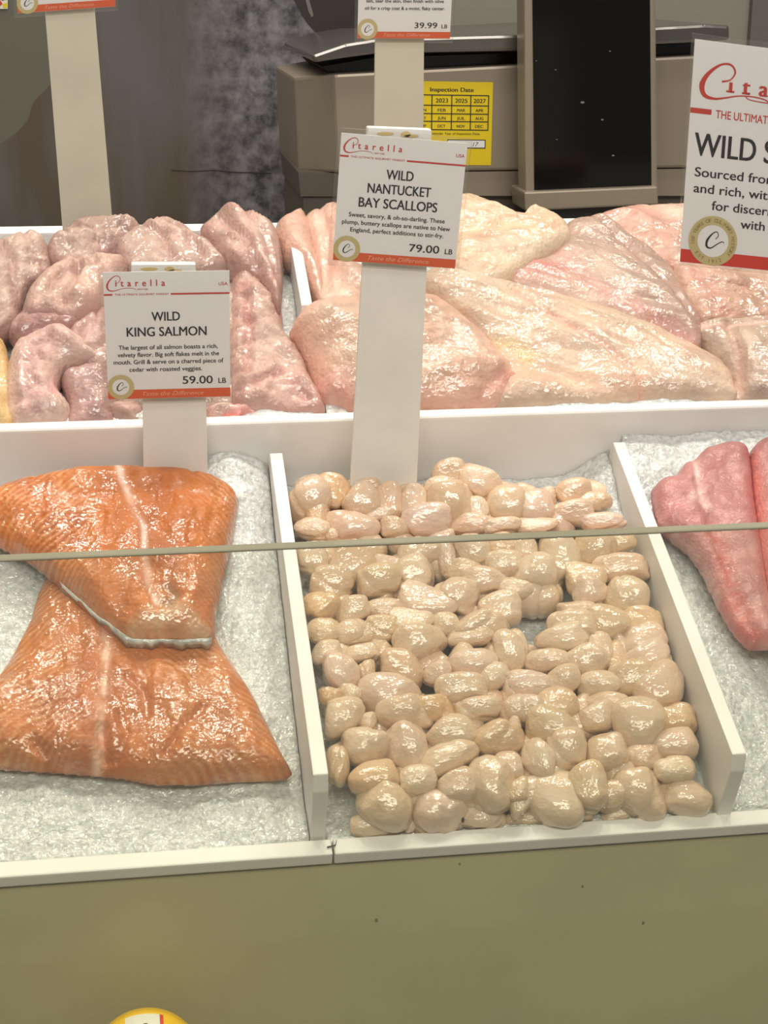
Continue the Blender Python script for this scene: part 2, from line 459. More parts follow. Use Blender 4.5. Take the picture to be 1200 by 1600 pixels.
def inside(G, poly):
    x, y = G[:, 0], G[:, 1]
    r = np.zeros(len(G), bool)
    n = len(poly); j = n - 1
    for i in range(n):
        xi, yi = poly[i]; xj, yj = poly[j]
        c = ((yi > y) != (yj > y)) & (x < (xj - xi) * (y - yi) / (yj - yi + 1e-15) + xi)
        r ^= c
        j = i
    return r

def fillet(name, label, outline, hf, hb, thick, radius, edge, base, mt='flesh', roll=0.0, step=0.0028, noise=(0.0025, 0.022), fine=(0.0009, 0.006),
           stretch=(1.0, 1.0, 0.0), creases=(), streaks=(), mottle=0.10, wrinkle=0.0, mottle_col=None, rimcol=None, colfun=None, seed=0, group=None, cat='fish fillet', sharp=0.5, sag=0.0):
    outline = np.array(outline, float)
    c = outline.mean(0)
    pf, pb = P(c[0], outline[:, 1].max(), hf), P(c[0], outline[:, 1].min(), hb)
    n = _n(np.cross(XV, pb - pf))
    p0 = plane_hit(c[0], c[1], pf, n)
    r = math.radians(roll)
    n = n * math.cos(r) + XV * math.sin(r)
    e1 = _n(XV - n * (XV @ n)); e2 = np.cross(n, e1)
    def to_uv(pts):
        return np.array([((q := plane_hit(x, y, p0, n) - p0) @ e1, q @ e2) for x, y in pts])
    poly = to_uv(smooth_poly(outline, sharp=sharp))
    lo, hi = poly.min(0) - step, poly.max(0) + step
    nx, ny = int((hi[0] - lo[0]) / step) + 2, int((hi[1] - lo[1]) / step) + 2
    U, Vv = np.meshgrid(lo[0] + np.arange(nx) * step, lo[1] + np.arange(ny) * step)
    G = np.stack([U.ravel(), Vv.ravel()], 1)
    ins = inside(G, poly)
    d, near = seg_dist(G, poly)
    idx = np.arange(nx * ny).reshape(ny, nx)
    quads = np.stack([idx[:-1, :-1], idx[:-1, 1:], idx[1:, 1:], idx[1:, :-1]], -1).reshape(-1, 4)
    keep = ins[quads].sum(1) >= 1
    quads = quads[keep]
    # snap the outside corners to the outline
    G2 = G.copy(); G2[~ins] = near[~ins]
    dd = np.where(ins, d, 0.0)
    q = np.clip(dd / radius, 0, 1)
    Z = thick * np.sqrt(1 - (1 - q) ** 2)
    env = np.clip(dd / (radius * 0.5), 0, 1)
    ang = math.radians(stretch[2])
    uu = (G2[:, 0] * math.cos(ang) + G2[:, 1] * math.sin(ang)) / stretch[0]
    ww = (-G2[:, 0] * math.sin(ang) + G2[:, 1] * math.cos(ang)) / stretch[1]
    n1 = fbm(uu / noise[1], ww / noise[1], seed, 3)
    ridge = 1 - np.abs(vn(uu / (noise[1] * 0.8), ww / (noise[1] * 0.8), seed + 50))
    Z += env * (noise[0] * n1 + noise[0] * 0.8 * (ridge - 0.5))
    Z += (0.35 + 0.65 * env) * fine[0] * fbm(uu / fine[1], ww / fine[1], seed + 9, 2)
    col = np.tile(np.array(base, float), (len(G2), 1))
    mn = fbm(uu / (noise[1] * 1.4), ww / (noise[1] * 1.4), seed + 31, 4)
    if mottle_col is not None:
        k = np.clip(mn * 0.9, 0, 1)[:, None] * 0.8
        col = col * (1 - k) + np.array(mottle_col) * k
    col *= (1 + mottle * fbm(uu / 0.008, ww / 0.012, seed + 77, 3))[:, None]
    if wrinkle:
        w1 = vn(uu / (noise[1] * 1.1) + 0.5 * n1, ww / (noise[1] * 0.9) + 0.4 * n1, seed + 64)
        w2 = vn(uu / (noise[1] * 0.55) + 0.7 * n1, ww / (noise[1] * 0.5), seed + 65)
        va = np.exp(-(w1 / 0.09) ** 2); vb = np.exp(-(w2 / 0.10) ** 2)
        Z -= env * wrinkle * (va + 0.45 * vb)
        k = (va * 0.35 * env)[:, None]
        col = col * (1 - k) + (col * np.array((0.86, 0.70, 0.70))) * k
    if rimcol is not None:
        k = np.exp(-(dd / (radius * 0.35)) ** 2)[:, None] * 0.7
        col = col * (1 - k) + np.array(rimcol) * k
    if colfun: col, Z = colfun(G2, dd, col, Z, to_uv)
    for pts, w, depth, cc, st in creases:
        pl = to_uv(pts)
        dl, _ = seg_dist(G2, pl, False)
        k = np.exp(-(dl / w) ** 2)
        Z -= depth * k * np.clip(dd / 0.004, 0.3, 1)
        if cc is not None:
            k = (k * st)[:, None]
            col = col * (1 - k) + np.array(cc) * k
    for pts, w, cc, st in streaks:
        pl = to_uv(pts)
        dl, _ = seg_dist(G2, pl, False)
        k = (np.exp(-(dl / w) ** 2) * np.clip(0.75 + 0.6 * vn(uu / 0.004, ww / 0.004, seed + 3), 0, 1) * st)[:, None]
        col = col * (1 - k) + np.array(cc) * k
    Z = np.maximum(Z, 0.0004)
    if sag:
        Z -= sag * ((G2[:, 0] / (np.abs(poly[:, 0]).max())) ** 2)
    W = p0 + G2[:, :1] * e1 + G2[:, 1:] * e2 + Z[:, None] * n
    base_z = np.where(ins, -edge, -edge * 0.75)
    if sag:
        base_z = base_z - sag * ((G2[:, 0] / (np.abs(poly[:, 0]).max())) ** 2)
    Wb = p0 + G2[:, :1] * e1 + G2[:, 1:] * e2 + base_z[:, None] * n
    Wm = p0 + G2[:, :1] * e1 + G2[:, 1:] * e2 + ((Z + base_z) * 0.5)[:, None] * n
    used = np.unique(quads)
    remap = -np.ones(nx * ny, int); remap[used] = np.arange(len(used))
    k0 = len(used)
    qt = remap[quads]
    edges = {}
    for f in qt.tolist():
        for i in range(4):
            a_, b_ = f[i], f[(i + 1) % 4]
            if a_ == b_: continue
            key = (a_, b_) if a_ < b_ else (b_, a_)
            edges[key] = None if key in edges else (a_, b_)
    bound = [e for e in edges.values() if e]
    bv = sorted({v for e in bound for v in e})
    bmid = {v: 2 * k0 + i for i, v in enumerate(bv)}
    allv = np.vstack([W[used], Wb[used], Wm[used][bv]])
    # the middle of the side bulges outwards a little
    cen = (W[used][bv] - p0)
    cen = cen - np.outer(cen @ n, n)
    ln = np.linalg.norm(cen, axis=1)[:, None] + 1e-9
    allv[2 * k0:] += cen / ln * min(0.0015, edge * 0.25)
    faces = qt.tolist() + [[k0 + v for v in f[::-1]] for f in qt.tolist()]
    for a_, b_ in bound:
        faces.append([b_, a_, bmid[a_], bmid[b_]])
        faces.append([bmid[b_], bmid[a_], k0 + a_, k0 + b_])
    o = p0 - n * edge
    me = bpy.data.meshes.new(name)
    me.from_pydata((allv - o).tolist(), [], faces)
    for p in me.polygons: p.use_smooth = True
    cu = col[used]
    ca = np.ones((len(allv), 4))
    ca[:k0, :3] = cu; ca[k0:2 * k0, :3] = cu; ca[2 * k0:, :3] = cu[bv] * 0.97
    at = me.color_attributes.new('Col', 'FLOAT_COLOR', 'POINT')
    at.data.foreach_set('color', np.clip(ca, 0, 1).ravel())
    me.validate()
    ob = link(name, me, M[mt], None, o)
    return tag(ob, label, cat, group)

# back tier, left: pinkish grey pieces ------------------------------------------------
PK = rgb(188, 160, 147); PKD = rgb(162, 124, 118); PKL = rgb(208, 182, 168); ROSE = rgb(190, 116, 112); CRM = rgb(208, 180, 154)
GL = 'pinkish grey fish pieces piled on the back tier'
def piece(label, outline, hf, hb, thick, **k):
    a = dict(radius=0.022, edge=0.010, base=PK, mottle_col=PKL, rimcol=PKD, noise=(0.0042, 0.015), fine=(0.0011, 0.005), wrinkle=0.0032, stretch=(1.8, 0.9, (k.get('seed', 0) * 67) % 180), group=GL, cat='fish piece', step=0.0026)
    a.update(k)
    return fillet('fish_piece', label, outline, hf, hb, thick, a.pop('radius'), a.pop('edge'), a.pop('base'), **a)
HB = HR
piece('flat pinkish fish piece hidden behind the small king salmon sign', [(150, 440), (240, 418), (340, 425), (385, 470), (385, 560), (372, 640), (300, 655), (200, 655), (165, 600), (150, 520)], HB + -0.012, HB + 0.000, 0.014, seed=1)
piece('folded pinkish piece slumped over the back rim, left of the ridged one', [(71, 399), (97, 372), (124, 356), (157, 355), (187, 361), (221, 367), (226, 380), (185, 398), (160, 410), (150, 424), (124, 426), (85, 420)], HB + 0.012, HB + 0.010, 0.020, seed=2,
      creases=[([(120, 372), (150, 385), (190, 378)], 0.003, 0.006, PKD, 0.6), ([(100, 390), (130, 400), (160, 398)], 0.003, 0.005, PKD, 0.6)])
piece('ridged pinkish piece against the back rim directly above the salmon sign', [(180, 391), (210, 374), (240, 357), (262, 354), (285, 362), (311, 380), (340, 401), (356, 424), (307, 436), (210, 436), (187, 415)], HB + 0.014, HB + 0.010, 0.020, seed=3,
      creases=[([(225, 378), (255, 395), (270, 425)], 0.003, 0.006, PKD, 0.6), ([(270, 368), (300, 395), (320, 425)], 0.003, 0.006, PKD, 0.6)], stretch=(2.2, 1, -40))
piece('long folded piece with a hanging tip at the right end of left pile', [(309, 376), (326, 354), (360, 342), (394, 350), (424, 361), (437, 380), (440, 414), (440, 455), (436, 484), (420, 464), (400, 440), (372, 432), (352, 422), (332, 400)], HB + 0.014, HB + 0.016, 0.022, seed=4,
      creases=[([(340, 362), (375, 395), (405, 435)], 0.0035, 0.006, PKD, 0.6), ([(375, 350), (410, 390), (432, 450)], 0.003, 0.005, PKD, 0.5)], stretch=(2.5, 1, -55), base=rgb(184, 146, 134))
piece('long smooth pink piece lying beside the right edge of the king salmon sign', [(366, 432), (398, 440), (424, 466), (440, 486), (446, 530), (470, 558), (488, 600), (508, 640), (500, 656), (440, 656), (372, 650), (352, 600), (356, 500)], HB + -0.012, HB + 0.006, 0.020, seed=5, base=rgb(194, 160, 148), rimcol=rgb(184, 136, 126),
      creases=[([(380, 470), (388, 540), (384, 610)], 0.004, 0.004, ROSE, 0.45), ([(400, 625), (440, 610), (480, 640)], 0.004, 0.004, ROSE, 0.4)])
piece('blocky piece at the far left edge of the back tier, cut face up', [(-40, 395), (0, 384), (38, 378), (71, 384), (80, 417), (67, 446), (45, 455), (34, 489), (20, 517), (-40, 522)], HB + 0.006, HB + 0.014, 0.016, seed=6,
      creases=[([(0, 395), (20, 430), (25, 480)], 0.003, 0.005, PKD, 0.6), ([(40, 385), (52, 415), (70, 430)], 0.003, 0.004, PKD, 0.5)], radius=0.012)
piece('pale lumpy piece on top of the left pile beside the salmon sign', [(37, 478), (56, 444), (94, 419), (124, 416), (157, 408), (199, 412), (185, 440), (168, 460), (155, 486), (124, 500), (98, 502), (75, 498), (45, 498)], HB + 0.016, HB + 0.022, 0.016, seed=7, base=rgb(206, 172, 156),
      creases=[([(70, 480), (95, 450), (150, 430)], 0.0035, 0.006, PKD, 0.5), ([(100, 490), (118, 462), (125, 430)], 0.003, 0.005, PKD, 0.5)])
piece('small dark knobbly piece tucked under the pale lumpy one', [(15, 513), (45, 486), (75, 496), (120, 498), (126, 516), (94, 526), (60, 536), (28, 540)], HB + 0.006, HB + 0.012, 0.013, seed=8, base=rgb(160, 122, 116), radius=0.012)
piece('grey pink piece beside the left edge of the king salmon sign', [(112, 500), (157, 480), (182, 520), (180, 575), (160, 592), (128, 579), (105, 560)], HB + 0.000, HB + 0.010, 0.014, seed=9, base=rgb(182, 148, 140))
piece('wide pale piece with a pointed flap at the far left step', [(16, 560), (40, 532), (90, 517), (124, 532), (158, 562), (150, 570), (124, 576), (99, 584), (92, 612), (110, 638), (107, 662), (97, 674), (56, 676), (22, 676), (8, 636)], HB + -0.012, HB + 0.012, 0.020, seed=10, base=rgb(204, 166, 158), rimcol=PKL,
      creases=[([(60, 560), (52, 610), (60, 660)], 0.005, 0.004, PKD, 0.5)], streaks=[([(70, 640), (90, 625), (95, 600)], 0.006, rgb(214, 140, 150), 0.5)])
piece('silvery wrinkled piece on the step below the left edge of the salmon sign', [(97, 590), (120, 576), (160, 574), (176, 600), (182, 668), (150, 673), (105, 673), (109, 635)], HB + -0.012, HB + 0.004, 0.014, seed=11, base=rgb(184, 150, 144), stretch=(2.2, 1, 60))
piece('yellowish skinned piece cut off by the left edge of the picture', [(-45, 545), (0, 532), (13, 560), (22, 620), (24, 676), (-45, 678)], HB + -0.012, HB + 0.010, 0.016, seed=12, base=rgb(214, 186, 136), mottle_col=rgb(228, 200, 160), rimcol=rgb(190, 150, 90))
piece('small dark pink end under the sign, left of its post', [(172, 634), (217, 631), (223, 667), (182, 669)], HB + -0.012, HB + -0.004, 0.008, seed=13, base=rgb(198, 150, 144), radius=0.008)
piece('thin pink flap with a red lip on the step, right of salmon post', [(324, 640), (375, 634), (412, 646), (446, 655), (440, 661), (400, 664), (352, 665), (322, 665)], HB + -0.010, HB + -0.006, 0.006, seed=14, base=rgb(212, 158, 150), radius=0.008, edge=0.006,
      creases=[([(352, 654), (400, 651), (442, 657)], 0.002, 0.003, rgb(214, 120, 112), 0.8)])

# back tier, right: large pale fillets -------------------------------------------------
GR = 'large pale fillets on the back tier'
def big(label, outline, hf, hb, thick, **k):
    a = dict(radius=0.030, edge=0.014, base=CRM, mottle_col=rgb(222, 200, 180), rimcol=None, noise=(0.0028, 0.026), fine=(0.0009, 0.006), wrinkle=0.0011, group=GR, step=0.0027)
    a.update(k)
    return fillet('fish_fillet', label, outline, hf, hb, thick, a.pop('radius'), a.pop('edge'), a.pop('base'), **a)
PINKR = rgb(224, 148, 138)
big('pinkish fillet against the back rim at right, top edge nearest the scale', [(935, 342), (970, 329), (1020, 323), (1070, 325), (1130, 345), (1160, 420), (1110, 470), (1060, 432), (1010, 397), (975, 372)], HB + 0.000, HB + 0.004, 0.009, radius=0.018, base=rgb(202, 158, 142), seed=21, stretch=(2, 1, -35), rimcol=rgb(214, 160, 144))
big('long greyish pink fillet slanting down below the black scale display', [(778, 440), (800, 420), (850, 397), (880, 376), (885, 352), (915, 345), (945, 343), (985, 372), (1040, 412), (1072, 460), (1098, 510), (1090, 545), (1055, 536), (1000, 510), (940, 490), (870, 475), (800, 462)], HB + 0.004, HB + 0.012, 0.011, radius=0.018, base=rgb(182, 154, 140), mottle_col=rgb(200, 174, 158), seed=22, stretch=(3, 1, -35),
    creases=[([(930, 352), (980, 400), (1040, 455), (1085, 520)], 0.0022, 0.003, rgb(176, 136, 124), 0.7)],
    streaks=[([(790, 440), (830, 425), (860, 440)], 0.014, rgb(216, 138, 130), 0.8), ([(860, 405), (920, 455), (1000, 500), (1080, 540)], 0.010, rgb(206, 138, 134), 0.55), ([(1062, 430), (1085, 470), (1105, 520)], 0.008, rgb(200, 124, 124), 0.6)])
big('pale fillet with a ragged tip at the back, right of the scallop sign', [(690, 330), (725, 309), (755, 316), (800, 336), (815, 340), (827, 329), (850, 336), (870, 344), (888, 358), (884, 376), (840, 402), (795, 430), (765, 442), (730, 436), (700, 420)], HB + 0.022, HB + 0.022, 0.013, radius=0.022, base=rgb(214, 182, 154), seed=23,
    stretch=(2, 1, 15), rimcol=rgb(240, 222, 196), creases=[([(725, 345), (780, 345), (830, 345)], 0.004, 0.004, rgb(226, 186, 160), 0.5)])
big('narrow pale fillet draped beside the divider on the back tier', [(429, 362), (447, 345), (474, 337), (486, 364), (493, 397), (503, 424), (504, 478), (489, 455), (464, 414), (442, 398)], HB + 0.006, HB + 0.012, 0.013, base=rgb(206, 164, 146), seed=24, radius=0.016, stretch=(2, 1, -60))
big('pale fillet hanging behind the lower left corner of the scallop sign', [(474, 349), (500, 331), (530, 328), (580, 350), (600, 412), (590, 484), (530, 490), (496, 484), (500, 442), (485, 394)], HB + 0.004, HB + 0.012, 0.018, base=rgb(208, 168, 150), seed=25, stretch=(2, 1, -70),
    creases=[([(500, 335), (510, 390), (512, 470)], 0.003, 0.004, rgb(206, 160, 146), 0.5)])
big('large flat cream fillet with a pink line along it', [(655, 440), (700, 424), (750, 440), (830, 462), (862, 467), (930, 484), (985, 504), (1040, 529), (1062, 540), (1120, 570), (1141, 592), (1146, 612), (1143, 634), (1000, 639), (900, 645), (790, 650), (770, 640), (770, 590), (740, 540), (690, 500), (660, 470)], HB + -0.012, HB + 0.012, 0.019, radius=0.020, base=rgb(200, 174, 152), mottle_col=rgb(212, 190, 170), seed=26, stretch=(3.2, 1, -28), edge=0.012,
    creases=[([(800, 480), (870, 530), (940, 570), (985, 605), (1000, 640)], 0.0022, 0.003, rgb(214, 150, 134), 0.75), ([(800, 470), (900, 500), (1000, 540), (1075, 590)], 0.0022, 0.0026, rgb(196, 168, 146), 0.55)],
    streaks=[([(860, 468), (940, 488), (1050, 536)], 0.004, rgb(240, 220, 198), 0.7), ([(800, 600), (900, 620), (990, 625)], 0.012, rgb(232, 182, 152), 0.5), ([(770, 560), (800, 560), (820, 580)], 0.008, rgb(214, 190, 130), 0.6)])
big('plump pink-white fillet at the step behind the white post of the scallop sign', [(455, 517), (474, 492), (496, 481), (560, 478), (620, 470), (672, 472), (705, 490), (735, 515), (768, 545), (797, 577), (812, 606), (796, 624), (778, 645), (725, 653), (650, 654), (552, 655), (528, 642), (500, 632), (488, 590), (470, 546)], HB + -0.012, HB + 0.016, 0.030, base=rgb(208, 172, 150), mottle_col=rgb(220, 192, 172), seed=27, radius=0.042, rimcol=rgb(224, 172, 154),
    streaks=[([(790, 620), (810, 600), (790, 570)], 0.008, PINKR, 0.6), ([(500, 620), (540, 630), (555, 640)], 0.010, rgb(214, 140, 134), 0.5)],
    creases=[([(745, 640), (770, 615), (800, 590)], 0.004, 0.004, rgb(214, 150, 136), 0.5)])
big('pale fillet end under the large right-hand sign', [(1050, 425), (1075, 416), (1130, 418), (1200, 425), (1240, 440), (1240, 535), (1190, 522), (1130, 514), (1095, 512), (1070, 470)], HB + 0.004, HB + 0.010, 0.013, radius=0.018, base=rgb(206, 166, 148), seed=28, streaks=[([(1080, 440), (1110, 480), (1130, 510)], 0.008, rgb(212, 140, 132), 0.5)])
big('greyish folded fillet end at the right edge above the step', [(1082, 516), (1130, 506), (1200, 509), (1250, 520), (1250, 634), (1150, 639), (1142, 600), (1120, 568), (1100, 545)], HB + -0.012, HB + 0.006, 0.020, base=rgb(184, 160, 144), mottle_col=rgb(200, 178, 162), seed=29, radius=0.018,
    creases=[([(1085, 520), (1140, 525), (1240, 528)], 0.004, 0.004, rgb(230, 190, 176), 0.7), ([(1130, 530), (1150, 580), (1152, 630)], 0.004, 0.006, rgb(190, 150, 134), 0.6)])

# salmon -----------------------------------------------------------------------------
SAL = rgb(194, 112, 54); SALD = rgb(168, 86, 42); FAT = rgb(228, 170, 116)
def salmon_col(cx, k, freq, amp, fade):
    def fn(G, dd, col, Z, to_uv):
        c = to_uv([cx])[0]
        x, y = G[:, 0] - c[0], G[:, 1] - c[1]
        warp = 0.004 * vn(G[:, 0] / 0.02, G[:, 1] / 0.02, 5) + 0.0012 * vn(G[:, 0] / 0.006, G[:, 1] / 0.006, 8)
        s = (-y * 0.8 - k * np.abs(x) + warp) * freq
        w = np.clip(np.cos(s) * 0.5 + 0.5, 0, 1) ** 2.2
        f = np.clip((np.abs(x) - fade) / 0.03, 0.12, 1) * (0.6 + 0.4 * vn(G[:, 0] / 0.01, G[:, 1] / 0.01, 3))
        f = np.clip(f, 0, 1)
        kk = (w * f * amp)[:, None]
        col = col * (1 - kk) + FAT * kk
        Z = Z + 0.0007 * w * f
        return col, Z
    return fn
fillet('salmon_fillet', 'lower orange salmon fillet lying flat on the ice near the front rim', [(78, 905), (45, 980), (0, 1060), (-60, 1110), (-95, 1170), (-80, 1196), (0, 1196), (100, 1202), (190, 1210), (250, 1220), (360, 1216), (449, 1210), (438, 1178), (392, 1085), (338, 1000), (330, 930), (200, 890)],
       0.010, 0.015, 0.016, 0.024, 0.006, SAL, 'salmon', mottle=0.10, mottle_col=SALD, noise=(0.0022, 0.022), fine=(0.0006, 0.006), step=0.0015, seed=41, colfun=salmon_col((175, 1000), 0.7, 1300, 0.85, 0.015),
       streaks=[([(168, 990), (165, 1080), (160, 1150), (152, 1205)], 0.0035, rgb(240, 200, 176), 0.8)], creases=[([(172, 990), (166, 1100), (160, 1175)], 0.004, 0.002, None, 0), ([(160, 1165), (162, 1190), (170, 1212)], 0.005, 0.007, SALD, 0.5), ([(262, 1196), (285, 1160), (320, 1125)], 0.003, 0.004, SALD, 0.4), ([(60, 1180), (75, 1195), (80, 1205)], 0.004, 0.005, SALD, 0.4), ([(200, 1080), (225, 1100), (232, 1140)], 0.003, 0.003, SALD, 0.4), ([(185, 1200), (200, 1170), (190, 1140)], 0.003, 0.003, SALD, 0.4)], sharp=0.42, stretch=(1, 2.0, 0))
up = fillet('salmon_fillet', 'upper orange salmon fillet with white centre line lying across the other one', [(-50, 800), (0, 768), (60, 750), (120, 739), (188, 736), (280, 738), (335, 750), (369, 775), (364, 820), (348, 890), (334, 960), (329, 1000), (270, 1003), (205, 1000), (150, 962), (90, 905), (35, 862), (-10, 840)],
       0.032, 0.052, 0.018, 0.026, 0.010, SAL, 'salmon', mottle=0.10, mottle_col=SALD, noise=(0.0030, 0.024), fine=(0.0006, 0.006), step=0.0015, seed=42, colfun=salmon_col((230, 850), 0.75, 1300, 0.85, 0.025),
       streaks=[([(183, 738), (192, 775), (208, 810), (224, 845), (228, 880), (232, 930), (246, 962)], 0.0028, rgb(240, 206, 188), 1.0), ([(215, 1000), (270, 975), (320, 1000)], 0.008, rgb(216, 186, 150), 0.65)],
       creases=[([(300, 742), (306, 765)], 0.002, 0.003, None, 0), ([(60, 752), (52, 768)], 0.002, 0.003, None, 0), ([(192, 775), (224, 845), (232, 930), (246, 965)], 0.004, 0.0025, None, 0), ([(262, 940), (275, 955), (262, 965)], 0.004, 0.004, rgb(150, 120, 90), 0.7)], sharp=0.42, stretch=(1, 2.0, 0))
# silver skin along the lower edge of the upper fillet
edge_px = [(-10, 846), (35, 868), (90, 911), (150, 968), (205, 1006), (270, 1008), (330, 1004)]
bm = bmesh.new()
UO = np.array(up.location)
prof = []
sm = []
for i in range(len(edge_px) - 1):
    for t in np.linspace(0, 1, 8, endpoint=False):
        sm.append(np.array(edge_px[i]) * (1 - t) + np.array(edge_px[i + 1]) * t)
sm.append(np.array(edge_px[-1]))
rings = []
for i, p in enumerate(sm):
    jit = 1.1 * math.sin(i * 0.45) + 0.9 * math.sin(i * 1.07 + 1) + 0.8 * math.sin(i * 2.3)
    a = P(p[0], p[1] - 7 + jit * 0.8, 0.0395); b = P(p[0], p[1] + 5 + 2.2 * jit, 0.030); c = P(p[0] + 2, p[1] - 10, 0.029)
    rings.append([bm.verts.new(tuple(v - UO)) for v in (a, b, c)])
for r0, r1 in zip(rings, rings[1:]):
    for j in range(3):
        bm.faces.new((r0[j], r0[(j + 1) % 3], r1[(j + 1) % 3], r1[j]))
bm.faces.new(rings[0]); bm.faces.new(rings[-1][::-1])
M['skin'] = mat('silver_skin', rgb(188, 187, 178), 0.3, metal=0.1, vary=0.35, var_scale=120, bump=[(300, 0.4, 0.001)])
link('skin_edge', bm_mesh('skin_edge', bm, True), M['skin'], up)['label'] = 'grey silvery skin edge'

# pink fillets at right ----------------------------------------------------------------
PS = rgb(190, 130, 126); PSD = rgb(204, 128, 126)
fillet('pink_fillet', 'pink fish fillet on ice at right with a pale seam and a red lower edge', [(1021, 768), (1034, 752), (1055, 747), (1066, 731), (1085, 720), (1100, 706), (1130, 697), (1156, 698), (1170, 714), (1176, 775), (1184, 830), (1193, 890), (1204, 960), (1210, 1004), (1176, 1005), (1150, 983), (1122, 936), (1100, 890), (1076, 856), (1050, 835), (1030, 815)],
       0.040, 0.066, 0.013, 0.015, 0.009, PS, 'pinkflesh', mottle=0.10, mottle_col=rgb(214, 160, 152), noise=(0.0016, 0.02), fine=(0.0005, 0.005), step=0.002, seed=61, sharp=0.4, group=None,
       streaks=[([(1081, 725), (1085, 770), (1092, 805)], 0.0024, rgb(240, 204, 192), 0.8), ([(1070, 800), (1085, 790), (1098, 808)], 0.004, rgb(238, 200, 190), 0.6), ([(1168, 715), (1178, 790), (1186, 850), (1196, 920)], 0.007, rgb(190, 78, 76), 0.75),
                ([(1105, 840), (1125, 890), (1145, 945), (1172, 1000)], 0.006, rgb(196, 84, 74), 0.75), ([(1120, 935), (1150, 985), (1200, 1004)], 0.004, rgb(210, 110, 104), 0.6), ([(1052, 838), (1078, 862), (1102, 895), (1122, 938)], 0.0022, rgb(226, 186, 176), 0.7), ([(1171, 716), (1180, 790), (1188, 860), (1200, 960)], 0.0022, rgb(232, 170, 160), 0.7)],
       creases=[([(1081, 720), (1085, 770), (1094, 810)], 0.003, 0.003, None, 0), ([(1105, 830), (1125, 885), (1150, 950), (1172, 1000)], 0.005, 0.004, None, 0)])
fillet('pink_fillet', 'second pink fillet cut off by the right edge, seamed against its neighbour', [(1173, 716), (1180, 697), (1196, 690), (1230, 690), (1290, 700), (1330, 800), (1330, 1010), (1260, 1015), (1212, 1006), (1204, 950), (1194, 880), (1184, 805)],
       0.042, 0.068, 0.013, 0.015, 0.009, rgb(186, 124, 121), 'pinkflesh', mottle=0.10, mottle_col=rgb(210, 156, 148), noise=(0.0016, 0.02), fine=(0.0005, 0.005), step=0.002, seed=62, sharp=0.4,
       streaks=[([(1175, 720), (1184, 800), (1194, 880), (1206, 960)], 0.0035, rgb(236, 150, 140), 0.9)])

# ------------------------------------------------------------------ scallops
def scallop_mesh(seed):
    r = np.random.default_rng(seed)
    bm = bmesh.new()
    bmesh.ops.create_icosphere(bm, subdivisions=4, radius=1.0)
    V = np.array([v.co[:] for v in bm.verts])
    e = r.uniform(0.72, 0.9)
    V = np.sign(V) * np.abs(V) ** np.array((e, e, e))
    ph = r.uniform(0, 6.28, 6)
    for k in range(3):
        d = _n(r.normal(size=3))
        V *= (1 + 0.085 * np.sin(2.4 * (V @ d) + ph[k]))[:, None]
    # a lean, a waist, and two or three cut faces
    V[:, 0] += r.uniform(-0.22, 0.22) * V[:, 1] ** 2
    V[:, 1] *= 1 + r.uniform(-0.22, 0.22) * V[:, 0]
    for k in range(r.integers(2, 5)):
        d = _n(r.normal(size=3) * (1, 1, 0.8)); lim = r.uniform(0.66, 0.9)
        h = V @ d
        V -= np.outer(np.where(h > lim, (h - lim) * 0.62, 0), d)
    if r.random() < 0.6:                       # a crease
        d = _n(r.normal(size=3)); h = V @ d - r.uniform(-0.3, 0.3)
        V *= (1 - 0.10 * np.exp(-(h / 0.12) ** 2))[:, None]
    V *= (1 + 0.025 * fbm(V[:, 0] * 3 + V[:, 2] * 2, V[:, 1] * 3 - V[:, 2] * 2, seed, 2))[:, None]
    V /= np.abs(V).max(0)
    for v, c in zip(bm.verts, V): v.co = c
    return bm_mesh('scallop', bm, True)
SMESH = [scallop_mesh(100 + i) for i in range(14)]
for me in SMESH: me.materials.append(M['scallop'])

